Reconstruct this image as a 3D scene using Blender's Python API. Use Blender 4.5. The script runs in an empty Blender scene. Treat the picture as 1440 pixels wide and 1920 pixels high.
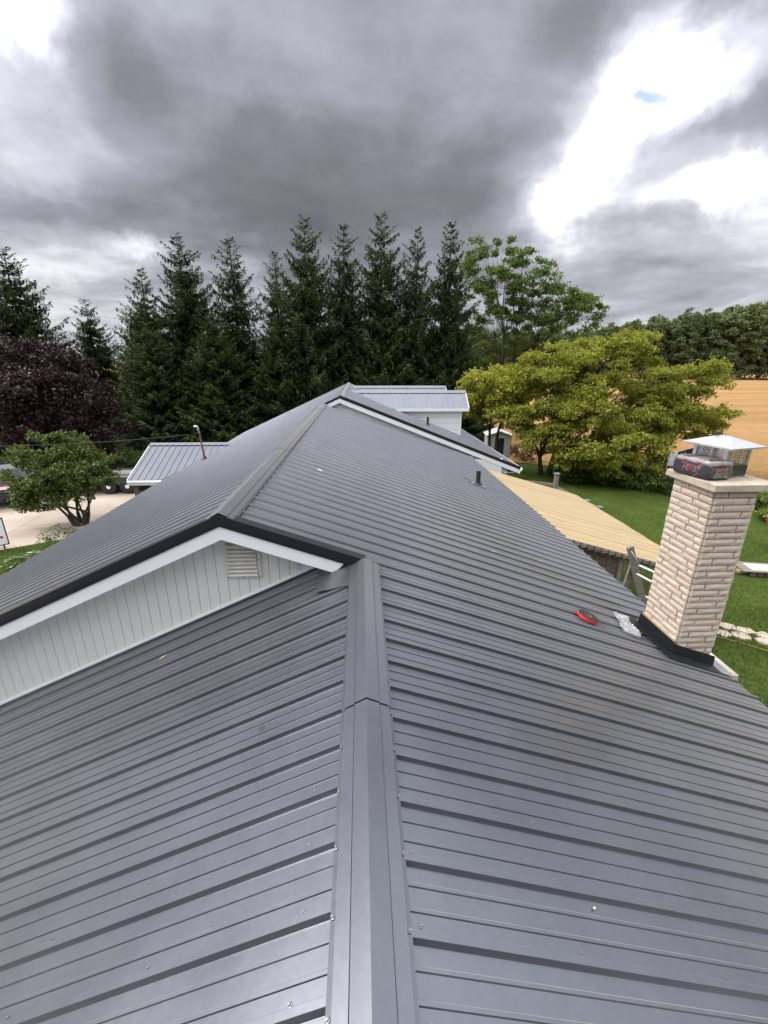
import bpy, math, random
import numpy as np
from mathutils import Vector, Matrix

scene = bpy.context.scene
COL = scene.collection
R = math.radians
rng = np.random.default_rng(7)
random.seed(7)

# ------------------------------------------------------------------ camera
# The photographer stands on the near ridge; the origin is the lens, +Y runs along the ridges.
GZ = -5.7                                   # ground level
rt = Vector((0.99870844, -0.05076301, 0.00213725))
up = Vector((0.01440325, 0.32320689, 0.94621871))
fw = Vector((0.04872368, 0.94496583, -0.3235206))
cam_data = bpy.data.cameras.new('camera')
cam_data.sensor_fit = 'VERTICAL'
cam_data.sensor_height = 36.0
cam_data.lens = 36.0 * 816.93 / 1920.0
cam_data.clip_start = 0.05
cam_data.clip_end = 6000
cam = bpy.data.objects.new('camera', cam_data)
COL.objects.link(cam)
m3 = Matrix((rt, up, -fw)).transposed()
cam.matrix_world = m3.to_4x4()
scene.camera = cam

# ------------------------------------------------------------------ node helper
class S:
    """tiny expression builder over shader-node sockets"""
    def __init__(self, nt, sock): self.nt, self.s = nt, sock
    def _m(self, op, *a, clamp=False):
        n = self.nt.nodes.new('ShaderNodeMath'); n.operation = op; n.use_clamp = clamp
        for i, v in enumerate((self,) + a):
            if isinstance(v, S): self.nt.links.new(v.s, n.inputs[i])
            else: n.inputs[i].default_value = v
        return S(self.nt, n.outputs[0])
    def __add__(self, o): return self._m('ADD', o)
    __radd__ = __add__
    def __sub__(self, o): return self._m('SUBTRACT', o)
    def __mul__(self, o): return self._m('MULTIPLY', o)
    __rmul__ = __mul__
    def __truediv__(self, o): return self._m('DIVIDE', o)
    def __neg__(self): return self._m('MULTIPLY', -1.0)
    def f(self, op, *a, **k): return self._m(op, *a, **k)
    def sm(self, lo, hi):
        n = self.nt.nodes.new('ShaderNodeMapRange'); n.interpolation_type = 'SMOOTHSTEP'
        self.nt.links.new(self.s, n.inputs[0]); n.inputs[1].default_value = lo; n.inputs[2].default_value = hi
        return S(self.nt, n.outputs[0])

def new(nt, kind, **kw):
    n = nt.nodes.new(kind)
    for k, v in kw.items():
        if k in n.inputs.keys() if isinstance(k, str) else False: n.inputs[k].default_value = v
        else: setattr(n, k, v)
    return n

def noise(nt, vec, scale, detail=4, rough=.5, dist=0.0, out='Fac'):
    n = nt.nodes.new('ShaderNodeTexNoise')
    n.inputs['Scale'].default_value = scale; n.inputs['Detail'].default_value = detail
    n.inputs['Roughness'].default_value = rough; n.inputs['Distortion'].default_value = dist
    if vec is not None: nt.links.new(vec, n.inputs['Vector'])
    return S(nt, n.outputs[out])

def ramp(nt, fac, stops, interp='LINEAR'):
    n = nt.nodes.new('ShaderNodeValToRGB'); cr = n.color_ramp; cr.interpolation = interp
    while len(cr.elements) < len(stops): cr.elements.new(1.0)
    for e, (p, c) in zip(cr.elements, stops):
        e.position = p; e.color = (*c, 1) if len(c) == 3 else c
    nt.links.new(fac.s if isinstance(fac, S) else fac, n.inputs[0])
    return n.outputs[0]

def mixc(nt, fac, a, b, blend='MIX'):
    n = nt.nodes.new('ShaderNodeMix'); n.data_type = 'RGBA'; n.blend_type = blend
    for i, v in ((0, fac), (6, a), (7, b)):
        if isinstance(v, S): nt.links.new(v.s, n.inputs[i])
        elif isinstance(v, bpy.types.NodeSocket): nt.links.new(v, n.inputs[i])
        elif isinstance(v, (tuple, list)): n.inputs[i].default_value = (*v, 1)
        else: n.inputs[i].default_value = v
    return n.outputs[2]

# ------------------------------------------------------------------ world: broken overcast
world = bpy.data.worlds.new('World'); scene.world = world; world.use_nodes = True
SUN_EL, SUN_AZ = 47.0, -80.0                # azimuth measured from +Y towards +X
nt = world.node_tree; nt.nodes.clear()
tc = nt.nodes.new('ShaderNodeTexCoord')
sep = nt.nodes.new('ShaderNodeSeparateXYZ'); nt.links.new(tc.outputs['Generated'], sep.inputs[0])
X, Y, Z = (S(nt, sep.outputs[i]) for i in range(3))
az0 = X.f('ARCTAN2', Y) * 57.2958
el0 = Z.f('ARCSINE') * 57.2958
# cloud deck projected on a flat layer, so that it foreshortens towards the horizon
zz = Z.f('MAXIMUM', 0.0) + 0.16
cmb = nt.nodes.new('ShaderNodeCombineXYZ')
nt.links.new((X / zz).s, cmb.inputs[0]); nt.links.new((Y / zz).s, cmb.inputs[1])
cmb.inputs[2].default_value = 3.7
n1 = noise(nt, cmb.outputs[0], 1.15, 8, .56, .35)
n2 = noise(nt, cmb.outputs[0], 2.6, 6, .55, .2)
n3 = noise(nt, tc.outputs['Generated'], 6.5, 6, .6, .2)
n4 = noise(nt, tc.outputs['Generated'], 4.3, 5, .55, .1)
az = az0 + (n4 - .5) * 16.0
el = el0 + (n3 - .5) * 9.0
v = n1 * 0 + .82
BLOBS = [  # azimuth, elevation, half widths, amount
    (0, 17, 44, 24, -.29), (0, 15, 999, 24, -.15),      # the grey belt goes on all round
    (-9, 19.0, 19, 6.0, -.17), (9, 24, 13, 6, -.06), (-3, 12, 12, 3.5, -.08), (13, 16, 8, 5, -.12),
    (24.0, 17.2, 4.0, 4.4, .50), (31, 23.6, 6.5, 2.8, .40), (37, 15.0, 5.0, 2.0, .56), (27, 21.2, 3.2, 2.2, .26),
    (34, 19.4, 6.0, 2.2, -.06), (28, 8.0, 16, 4.0, -.04), (43, 21, 4, 4, -.16), (39, 26, 5, 3, -.12),
    (-31.5, 27, 3.0, 2.2, .40), (-31, 16, 5, 2.6, .10), (-24, 13.2, 14, 1.6, -.08),
    (-22, 10.4, 4.0, 1.1, .26), (-13, 10.8, 3.4, 1.5, .22), (-30, 8.5, 7, 2.2, .20), (-27, 4.0, 9, 2.0, .12), (8, 5, 10, 3, .12), (31, 2.6, 12, 1.4, .20),
    (5, 33, 24, 7, -.32), (-22, 25, 9, 5.5, -.26), (38, 30, 10, 4, -.34), (41, 22, 8, 6, -.14), (22.5, 28, 5, 4, -.24)]
for a, e, sa, se, amt in BLOBS:
    da = (az - a) / sa; de = (el - e) / se
    g = (da * da + de * de) * -1.0
    v = v + g.f('EXPONENT') * amt
front = (n1 - .5) * .52 + (n2 - .5) * .42 + (n3 - .5) * .22
v = v + front
cloud = ramp(nt, v, [(0.0, (.078, .081, .092)), (.20, (.112, .116, .132)), (.40, (.192, .200, .228)),
                     (.58, (.345, .355, .392)), (.76, (.62, .63, .665)), (.95, (.95, .955, .97))])
# overcast luminance rises towards the zenith (CIE overcast sky)
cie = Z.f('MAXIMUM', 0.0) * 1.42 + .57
sky = nt.nodes.new('ShaderNodeTexSky'); sky.sky_type = 'NISHITA'; sky.sun_disc = False
sky.sun_elevation = R(SUN_EL); sky.sun_rotation = R(SUN_AZ)
# a small gap in the clouds shows the blue sky
da = (az - 29.5) / 1.7; de = (el - 23.3) / .9
gap = ((da * da + de * de) * -1.0).f('EXPONENT').sm(.05, 1.0) * .8
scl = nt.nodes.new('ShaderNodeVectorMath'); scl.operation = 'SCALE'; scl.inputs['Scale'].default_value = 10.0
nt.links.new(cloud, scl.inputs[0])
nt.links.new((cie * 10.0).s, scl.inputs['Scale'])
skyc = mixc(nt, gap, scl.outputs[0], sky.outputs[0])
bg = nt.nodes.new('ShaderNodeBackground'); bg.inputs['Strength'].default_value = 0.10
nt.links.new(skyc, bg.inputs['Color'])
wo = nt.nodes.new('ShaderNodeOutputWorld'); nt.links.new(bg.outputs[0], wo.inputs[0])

sun_d = bpy.data.lights.new('sun', 'SUN'); sun_d.energy = 1.3; sun_d.angle = R(22); sun_d.color = (1, .95, .88)
sun = bpy.data.objects.new('sun', sun_d); COL.objects.link(sun)
sdir = Vector((math.sin(R(SUN_AZ)) * math.cos(R(SUN_EL)), math.cos(R(SUN_AZ)) * math.cos(R(SUN_EL)), math.sin(R(SUN_EL))))
sun.rotation_euler = (-sdir).to_track_quat('-Z', 'Y').to_euler()
sun.location = sdir * 60

vs = scene.view_settings
vs.view_transform = 'Standard'; vs.look = 'None'; vs.exposure = 1.06; vs.gamma = 1.0; vs.use_curve_mapping = False
scene.cycles.max_bounces = 6; scene.cycles.transparent_max_bounces = 10
scene.cycles.use_denoising = True

# ------------------------------------------------------------------ materials
MATS = {}
def mat(name, base=(.5, .5, .5), rough=.6, metal=0.0, spec=.5, var=None, vscale=3.0, bump=0.0, bscale=40.0, bdist=.01,
        coat=0.0, fn=None, coords='Object', detail=5):
    if name in MATS: return MATS[name]
    m = bpy.data.materials.new(name); m.use_nodes = True
    t = m.node_tree; p = t.nodes['Principled BSDF']
    p.inputs['Base Color'].default_value = (*base, 1); p.inputs['Roughness'].default_value = rough
    p.inputs['Metallic'].default_value = metal; p.inputs['Specular IOR Level'].default_value = spec
    p.inputs['Coat Weight'].default_value = coat
    c = t.nodes.new('ShaderNodeTexCoord').outputs[coords]
    if coords == 'World':
        c = t.nodes.new('ShaderNodeNewGeometry').outputs['Position']
    if var:
        n = noise(t, c, vscale, detail, .6)
        t.links.new(ramp(t, n, [(.28, var[0]), (.5, base), (.72, var[1])]), p.inputs['Base Color'])
    if bump:
        b = t.nodes.new('ShaderNodeBump'); b.inputs['Strength'].default_value = bump; b.inputs['Distance'].default_value = bdist
        t.links.new(noise(t, c, bscale, 5, .6).s, b.inputs['Height']); t.links.new(b.outputs[0], p.inputs['Normal'])
    if fn: fn(t, p, c)
    MATS[name] = m
    return m

def fn_roof(t, p, c):
    g = t.nodes.new('ShaderNodeNewGeometry').outputs['Position']
    mp = t.nodes.new('ShaderNodeMapping'); mp.inputs['Scale'].default_value = (.55, 2.6, .55); t.links.new(g, mp.inputs[0])
    n = noise(t, mp.outputs[0], 1.0, 3, .5)          # oil canning of the pans
    f = noise(t, g, 900, 2, .5)                       # orange peel of the paint
    b = t.nodes.new('ShaderNodeBump'); b.inputs['Strength'].default_value = .05; b.inputs['Distance'].default_value = .02
    t.links.new(n.s, b.inputs['Height'])
    b2 = t.nodes.new('ShaderNodeBump'); b2.inputs['Strength'].default_value = .05; b2.inputs['Distance'].default_value = .001
    t.links.new(f.s, b2.inputs['Height']); t.links.new(b.outputs[0], b2.inputs['Normal'])
    t.links.new(b2.outputs[0], p.inputs['Normal'])
    d = noise(t, g, 2.3, 6, .65)                      # thin film of dust
    d2 = noise(t, g, 38, 3, .6)
    t.links.new(ramp(t, d * .7 + d2 * .3, [(.3, (.155, .163, .190)), (.7, (.200, .208, .236))]), p.inputs['Base Color'])
    p.inputs['Sheen Weight'].default_value = .62; p.inputs['Sheen Roughness'].default_value = .36
    sm_ = noise(t, g, .8, 4, .6).sm(.52, .72)          # scuffed, walked-on patches
    r = d * .06 + d2 * .04 + sm_ * .03 + .255
    t.links.new(r.s, p.inputs['Roughness'])
roof_m = mat('charcoal painted steel', (.065, .068, .078), .34, metal=.94, spec=.5, fn=fn_roof)
trim_m = mat('black painted steel trim', (.012, .013, .017), .38, bump=.04, bscale=6)
white_m = mat('white painted aluminium', (.85, .86, .88), .42, var=((.81, .825, .845), (.87, .88, .90)), vscale=2.2, bump=.03, bscale=3)
siding_m = mat('pale grey vinyl siding', (.80, .805, .78), .5, var=((.76, .765, .74), (.83, .835, .815)), vscale=1.3, bump=.08, bscale=70)
groove_m = mat('siding backing', (.36, .36, .34), .8)
vent_m = mat('cream plastic', (.76, .74, .69), .5, var=((.66, .63, .56), (.80, .78, .74)), vscale=8)
galv_m = mat('galvanised steel', (.52, .53, .55), .38, metal=.85, var=((.40, .41, .43), (.62, .63, .65)), vscale=18)
bright_m = mat('bright metal hood', (.50, .51, .53), .36, metal=.6, var=((.42, .43, .46), (.56, .57, .59)), vscale=7, bump=.05, bscale=5)
darksteel_m = mat('dark steel', (.06, .065, .06), .35, metal=.5)
screw_m = mat('screw head', (.26, .26, .28), .34, metal=.85)
rubber_m = mat('black rubber', (.012, .012, .013), .6)
pvc_m = mat('black plastic pipe', (.014, .015, .017), .45)
mortar_m = mat('mortar', (.22, .19, .16), .95, var=((.17, .145, .12), (.27, .235, .20)), vscale=30, bump=.4, bscale=160, bdist=.004)
copper_m = mat('rusty steel pipe', (.22, .12, .075), .65, metal=.2, var=((.12, .07, .05), (.34, .24, .18)), vscale=22)
glass_m = mat('window glass', (.02, .025, .03), .05, spec=.6)

def fn_brick(t, p, c):
    oi = t.nodes.new('ShaderNodeObjectInfo')
    g = t.nodes.new('ShaderNodeNewGeometry').outputs['Position']
    base = ramp(t, oi.outputs['Random'], [(0, (.51, .415, .335)), (.25, (.60, .50, .415)), (.5, (.55, .46, .38)), (.75, (.62, .525, .44)), (.93, (.56, .45, .335)), (1, (.49, .405, .335))])
    n = noise(t, g, 26, 6, .65)
    k = ramp(t, n, [(.3, (.82, .80, .77)), (.55, (1, 1, 1)), (.8, (1.06, 1.04, 1.0))])
    t.links.new(mixc(t, 1.0, base, k, 'MULTIPLY'), p.inputs['Base Color'])
    b = t.nodes.new('ShaderNodeBump'); b.inputs['Strength'].default_value = .35; b.inputs['Distance'].default_value = .004
    t.links.new(noise(t, g, 70, 6, .65).s, b.inputs['Height']); t.links.new(b.outputs[0], p.inputs['Normal'])
brick_m = mat('split face brick', (.5, .43, .37), .92, spec=.2, fn=fn_brick)
def fn_slab(t, p, c):
    g = t.nodes.new('ShaderNodeNewGeometry').outputs['Position']
    n = noise(t, g, 9, 7, .7); k = noise(t, g, 130, 3, .6)
    t.links.new(ramp(t, n * .6 + k * .4, [(.32, (.20, .165, .12)), (.47, (.42, .355, .275)), (.62, (.52, .45, .37))]), p.inputs['Base Color'])
    b = t.nodes.new('ShaderNodeBump'); b.inputs['Strength'].default_value = .6; b.inputs['Distance'].default_value = .004
    t.links.new(k.s, b.inputs['Height']); t.links.new(b.outputs[0], p.inputs['Normal'])
slab_m = mat('weathered concrete cap', (.45, .39, .31), .95, spec=.2, fn=fn_slab)

def fn_wood(cols, sx=2.0, sy=45.0):
    def fn(t, p, c):
        oi = t.nodes.new('ShaderNodeObjectInfo')
        mp = t.nodes.new('ShaderNodeMapping'); mp.inputs['Scale'].default_value = (sx, sy, sy); t.links.new(c, mp.inputs[0])
        cb = t.nodes.new('ShaderNodeCombineXYZ'); r = S(t, oi.outputs['Random']) * 37.0
        t.links.new(r.s, cb.inputs[0]); t.links.new(r.s, cb.inputs[1]); t.links.new(cb.outputs[0], mp.inputs['Location'])
        n = noise(t, mp.outputs[0], 1.0, 5, .6, .4)
        base = ramp(t, n, [(.25, cols[0]), (.5, cols[1]), (.75, cols[2])])
        k = ramp(t, oi.outputs['Random'], [(0, (.93, .93, .93)), (1, (1.05, 1.04, 1.03))])
        t.links.new(mixc(t, 1.0, base, k, 'MULTIPLY'), p.inputs['Base Color'])
        b = t.nodes.new('ShaderNodeBump'); b.inputs['Strength'].default_value = .25; b.inputs['Distance'].default_value = .003
        t.links.new(n.s, b.inputs['Height']); t.links.new(b.outputs[0], p.inputs['Normal'])
    return fn
newwood_m = mat('fresh pine board', (.62, .47, .27), .7, fn=fn_wood(((.33, .24, .122), (.42, .315, .175), (.48, .375, .23))))
oldwood_m = mat('weathered grey wood', (.2, .18, .15), .9, fn=fn_wood(((.10, .085, .068), (.19, .17, .145), (.29, .265, .23))))
fence_m = mat('old brown fence wood', (.14, .1, .07), .9, fn=fn_wood(((.06, .045, .033), (.12, .09, .065), (.19, .15, .115))))
bark_m = mat('bark', (.052, .042, .034), .95, var=((.03, .024, .02), (.08, .067, .055)), vscale=9, bump=.6, bscale=18, bdist=.03)
sprucebark_m = mat('spruce bark', (.07, .055, .045), .95, var=((.04, .032, .028), (.10, .085, .072)), vscale=9, bump=.5, bscale=14, bdist=.03)

def leaf_mat(name, stops, trans=.30, rough=.55, spec=.3):
    if name in MATS: return MATS[name]
    m = bpy.data.materials.new(name); m.use_nodes = True; t = m.node_tree
    p = t.nodes['Principled BSDF']; p.inputs['Roughness'].default_value = rough; p.inputs['Specular IOR Level'].default_value = spec
    a = t.nodes.new('ShaderNodeAttribute'); a.attribute_name = 'rnd'
    col = ramp(t, a.outputs['Fac'], stops)
    oi = t.nodes.new('ShaderNodeObjectInfo')
    k = ramp(t, oi.outputs['Random'], [(0, (.84, .86, .86)), (1, (1.12, 1.1, 1.04))])
    col = mixc(t, 1.0, col, k, 'MULTIPLY')
    t.links.new(col, p.inputs['Base Color'])
    tr = t.nodes.new('ShaderNodeBsdfTranslucent')
    t.links.new(mixc(t, 1.0, col, (1.25, 1.35, .7), 'MULTIPLY'), tr.inputs['Color'])
    mx = t.nodes.new('ShaderNodeMixShader'); mx.inputs[0].default_value = trans
    t.links.new(p.outputs[0], mx.inputs[1]); t.links.new(tr.outputs[0], mx.inputs[2])
    t.links.new(mx.outputs[0], t.nodes['Material Output'].inputs[0])
    MATS[name] = m
    return m
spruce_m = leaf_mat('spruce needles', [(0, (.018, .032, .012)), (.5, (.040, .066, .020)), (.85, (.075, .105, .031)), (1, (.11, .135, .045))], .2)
purple_m = leaf_mat('purple maple leaves', [(0, (.013, .006, .008)), (.6, (.027, .011, .014)), (1, (.075, .033, .035))], .14, .5)
locust_m = leaf_mat('locust leaves', [(0, (.055, .095, .022)), (.6, (.11, .175, .042)), (1, (.19, .26, .07))], .42)
maple_m = leaf_mat('yellow green maple leaves', [(0, (.12, .15, .026)), (.45, (.26, .275, .045)), (.8, (.42, .38, .066)), (1, (.55, .40, .09))], .45)
redbud_m = leaf_mat('redbud leaves', [(0, (.04, .065, .018)), (.55, (.075, .11, .028)), (.85, (.14, .17, .04)), (1, (.34, .28, .07))], .3, .5, .3)
shrub_m = leaf_mat('shrub leaves', [(0, (.03, .06, .016)), (.6, (.06, .11, .026)), (1, (.13, .19, .045))], .28)
bright_shrub_m = leaf_mat('bright shrub leaves', [(0, (.07, .11, .022)), (.6, (.14, .20, .04)), (1, (.24, .30, .07))], .3)
hosta_m = leaf_mat('variegated hosta leaves', [(0, (.05, .10, .03)), (.5, (.10, .16, .05)), (.7, (.45, .50, .30)), (1, (.62, .64, .46))], .25)
forest_m = leaf_mat('woodland leaves', [(0, (.095, .125, .065)), (.6, (.15, .19, .095)), (1, (.22, .26, .125))], .35)
grass_m = leaf_mat('grass blades', [(0, (.040, .068, .014)), (.5, (.078, .115, .023)), (.85, (.13, .160, .038)), (1, (.25, .235, .09))], .3)
dead_m = leaf_mat('dry red brown foliage', [(0, (.06, .025, .015)), (.6, (.12, .055, .03)), (1, (.2, .1, .05))], .2)
wheat_m = leaf_mat('ripe wheat', [(0, (.36, .215, .09)), (.5, (.48, .30, .135)), (1, (.60, .41, .21))], .25)

# ------------------------------------------------------------------ mesh helpers
class MB:
    def __init__(self): self.v, self.f = [], []
    def add(self, vs_, fs):
        o = len(self.v); self.v += [tuple(p) for p in vs_]; self.f += [tuple(i + o for i in q) for q in fs]; return self
    def box(self, a, b):
        x0, y0, z0 = a; x1, y1, z1 = b
        return self.hexa([(x0, y0, z0), (x1, y0, z0), (x1, y1, z0), (x0, y1, z0), (x0, y0, z1), (x1, y0, z1), (x1, y1, z1), (x0, y1, z1)])
    def hexa(self, p):
        return self.add(p, [(0, 3, 2, 1), (4, 5, 6, 7), (0, 1, 5, 4), (1, 2, 6, 5), (2, 3, 7, 6), (3, 0, 4, 7)])
    def prism(self, poly, axis, a, b):
        """extrude a 2-D polygon along axis from a to b; polygon coordinates are the two other axes in order"""
        n = len(poly)
        def P(q, t):
            q = list(q); q.insert(axis, t); return tuple(q)
        self.add([P(q, a) for q in poly] + [P(q, b) for q in poly],
                 [tuple(range(n - 1, -1, -1)), tuple(range(n, 2 * n))] + [(i, (i + 1) % n, n + (i + 1) % n, n + i) for i in range(n)])
        return self
    def tube(self, pts, rad, seg=8, caps=True):
        pts = [Vector(p) for p in pts]; n = len(pts)
        rad = [rad] * n if not hasattr(rad, '__len__') else rad
        vs_, fs = [], []
        for i, p in enumerate(pts):
            d = (pts[min(i + 1, n - 1)] - pts[max(i - 1, 0)]).normalized()
            a = d.cross(Vector((0, 0, 1)) if abs(d.z) < .9 else Vector((1, 0, 0))).normalized(); b = d.cross(a)
            for k in range(seg):
                t = 2 * math.pi * k / seg
                vs_.append(p + (a * math.cos(t) + b * math.sin(t)) * rad[i])
        for i in range(n - 1):
            for k in range(seg):
                fs.append((i * seg + k, i * seg + (k + 1) % seg, (i + 1) * seg + (k + 1) % seg, (i + 1) * seg + k))
        if caps:
            fs.append(tuple(range(seg - 1, -1, -1))); fs.append(tuple(range((n - 1) * seg, n * seg)))
        return self.add(vs_, fs)
    def lathe(self, prof, c=(0, 0, 0), seg=24):
        """profile of (radius, height), closed at both ends"""
        vs_, fs = [], []
        for r, h in prof:
            for k in range(seg):
                t = 2 * math.pi * k / seg
                vs_.append((c[0] + r * math.cos(t), c[1] + r * math.sin(t), c[2] + h))
        for i in range(len(prof) - 1):
            for k in range(seg):
                fs.append((i * seg + k, i * seg + (k + 1) % seg, (i + 1) * seg + (k + 1) % seg, (i + 1) * seg + k))
        fs.append(tuple(range(seg - 1, -1, -1))); fs.append(tuple(range((len(prof) - 1) * seg, len(prof) * seg)))
        return self.add(vs_, fs)
    def mesh(self, name):
        me = bpy.data.meshes.new(name); me.from_pydata(self.v, [], self.f); me.validate(); me.update(); return me
    def build(self, name, m, parent=None, smooth=False, bevel=0.0):
        o = obj(name, self.mesh(name), m, parent)
        if smooth: o.data.polygons.foreach_set('use_smooth', [True] * len(o.data.polygons))
        if bevel:
            b = o.modifiers.new('bevel', 'BEVEL'); b.width = bevel; b.segments = 2; b.limit_method = 'ANGLE'; b.angle_limit = R(35)
        return o

def obj(name, me, m=None, parent=None):
    o = bpy.data.objects.new(name, me); COL.objects.link(o)
    if m is not None and len(me.materials) == 0: me.materials.append(m)
    if parent: o.parent = parent
    return o
def tag(o, label, cat, group=None, kind=None):
    if label: o['label'] = label
    if cat: o['category'] = cat
    if group: o['group'] = group
    if kind: o['kind'] = kind
    return o
def thing(name, label, cat, loc=(0, 0, 0), rz=0.0, group=None):
    o = bpy.data.objects.new(name, None); COL.objects.link(o); o.empty_display_size = .3
    o.location = loc; o.rotation_euler = (0, 0, rz)
    return tag(o, label, cat, group)
def structure(o, label=None):
    o['kind'] = 'structure'
    if label: o['label'] = label
    return o

def quads_mesh(name, V, rnd, m):
    """V: (n,4,3) leaf quads, rnd: (n,) value per leaf"""
    n = len(V); me = bpy.data.meshes.new(name)
    me.vertices.add(4 * n); me.vertices.foreach_set('co', np.ascontiguousarray(V, dtype=np.float32).reshape(-1))
    me.loops.add(4 * n); me.loops.foreach_set('vertex_index', np.arange(4 * n, dtype=np.int32))
    me.polygons.add(n); me.polygons.foreach_set('loop_start', np.arange(0, 4 * n, 4, dtype=np.int32))
    me.polygons.foreach_set('loop_total', np.full(n, 4, dtype=np.int32))
    a = me.attributes.new('rnd', 'FLOAT', 'FACE'); a.data.foreach_set('value', np.clip(rnd, 0, 1).astype(np.float32))
    me.materials.append(m); me.update(); me.validate()
    return me
def norm(a): return a / np.maximum(np.linalg.norm(a, axis=-1, keepdims=True), 1e-9)
def leaf_quads(C, T, N, L, W, fold=0.12):
    """diamond leaves at centres C, along T, facing N; a small fold gives them body"""
    T = norm(T); B = norm(np.cross(N, T)); N = np.cross(T, B)
    L = np.broadcast_to(np.asarray(L, float), (len(C),))[:, None]; W = np.broadcast_to(np.asarray(W, float), (len(C),))[:, None]
    return np.stack([C - T * L * .5, C + B * W * .5 + N * W * fold, C + T * L * .5, C - B * W * .5 + N * W * fold], 1)
def rvec(n): return norm(rng.normal(size=(n, 3)))

# ------------------------------------------------------------------ the setting: ground, lawn, driveway
def sheet(name, poly, z, m, thick=None):
    b = MB(); n = len(poly)
    b.add([(x, y, z) for x, y in poly], [tuple(range(n))])
    return structure(b.build(name, m))
def fn_field(t, p, c):
    g = t.nodes.new('ShaderNodeNewGeometry').outputs['Position']
    mp = t.nodes.new('ShaderNodeMapping'); mp.inputs['Rotation'].default_value = (0, 0, R(-14)); mp.inputs['Scale'].default_value = (.02, .16, 1); t.links.new(g, mp.inputs[0])
    a = noise(t, mp.outputs[0], 1.0, 5, .6, .3); b_ = noise(t, g, .9, 6, .7); c_ = noise(t, g, 7, 4, .7)
    k = a * .45 + b_ * .3 + c_ * .25
    col = ramp(t, k, [(.36, (.25, .15, .064)), (.5, (.36, .215, .098)), (.64, (.45, .28, .14))])
    mp2 = t.nodes.new('ShaderNodeMapping'); mp2.inputs['Rotation'].default_value = (0, 0, R(-14)); mp2.inputs['Scale'].default_value = (.015, .055, 1); t.links.new(g, mp2.inputs[0])
    gr = noise(t, mp2.outputs[0], 1.0, 4, .55).sm(.60, .70)
    t.links.new(mixc(t, gr * .45, col, (.24, .22, .075)), p.inputs['Base Color'])
    b = t.nodes.new('ShaderNodeBump'); b.inputs['Strength'].default_value = 1.0; b.inputs['Distance'].default_value = .25
    t.links.new((b_ * .5 + c_ * .5).s, b.inputs['Height']); t.links.new(b.outputs[0], p.inputs['Normal'])
field_m = mat('wheat field', (.45, .3, .14), 1.0, spec=.0, fn=fn_field)
def fn_lawn(t, p, c):
    g = t.nodes.new('ShaderNodeNewGeometry').outputs['Position']
    a = noise(t, g, .7, 5, .6); b_ = noise(t, g, 9, 5, .7); c_ = noise(t, g, 60, 3, .7)
    t.links.new(ramp(t, a * .4 + b_ * .3 + c_ * .3, [(.36, (.030, .052, .012)), (.5, (.058, .088, .019)), (.64, (.105, .130, .036))]), p.inputs['Base Color'])
    b = t.nodes.new('ShaderNodeBump'); b.inputs['Strength'].default_value = .9; b.inputs['Distance'].default_value = .04
    t.links.new((b_ * .4 + c_ * .6).s, b.inputs['Height']); t.links.new(b.outputs[0], p.inputs['Normal'])
lawn_m = mat('lawn', (.06, .1, .02), 1.0, spec=.0, fn=fn_lawn)
def fn_conc(t, p, c):
    g = t.nodes.new('ShaderNodeNewGeometry').outputs['Position']
    a = noise(t, g, .6, 6, .6); b_ = noise(t, g, 25, 4, .6)
    t.links.new(ramp(t, a * .7 + b_ * .3, [(.34, (.33, .27, .215)), (.5, (.42, .35, .285)), (.66, (.48, .41, .345))]), p.inputs['Base Color'])
conc_m = mat('driveway concrete', (.5, .43, .36), .9, spec=.2, fn=fn_conc, bump=.0)
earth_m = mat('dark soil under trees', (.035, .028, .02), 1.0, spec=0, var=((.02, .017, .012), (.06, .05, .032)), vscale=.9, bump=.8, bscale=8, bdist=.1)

b = MB(); n = 24; rr = 2500.0
b.add([(rr * math.cos(2 * math.pi * k / n), rr * math.sin(2 * math.pi * k / n), GZ) for k in range(n)], [tuple(range(n))])
structure(b.build('ground', field_m), 'ripe golden wheat field stretching to the woodland')
sheet('lawn', [(-60, -60), (60, -60), (40, 4), (19.6, 17.6), (16, 21.6), (9, 26), (-8, 29), (-60, 29)], GZ + .004, lawn_m)
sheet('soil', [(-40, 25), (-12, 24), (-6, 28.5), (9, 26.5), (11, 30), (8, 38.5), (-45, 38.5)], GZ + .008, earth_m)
# driveway of large concrete slabs
drive = structure(bpy.data.objects.new('driveway', None), 'pale concrete driveway left of the house'); COL.objects.link(drive)
dv = [(-40, 11.2), (-11.6, 13.4), (-10.1, 14.3), (-6.9, 15.6), (-7.4, 20.6), (-12, 21.6), (-40, 22.5)]
b = MB(); b.add([(x, y, GZ + .008) for x, y in dv], [tuple(range(len(dv)))]); b.build('joint_bed', mat('joint sand', (.2, .17, .14), 1.0), drive)
def clip_poly(poly, a, bb, c):
    out = []
    for i, p in enumerate(poly):
        q = poly[(i + 1) % len(poly)]; dp = a * p[0] + bb * p[1] - c; dq = a * q[0] + bb * q[1] - c
        if dp >= 0: out.append(p)
        if dp * dq < 0:
            t_ = dp / (dp - dq); out.append((p[0] + (q[0] - p[0]) * t_, p[1] + (q[1] - p[1]) * t_))
    return out
th = R(6); ux, uy = math.cos(th), math.sin(th)
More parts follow.
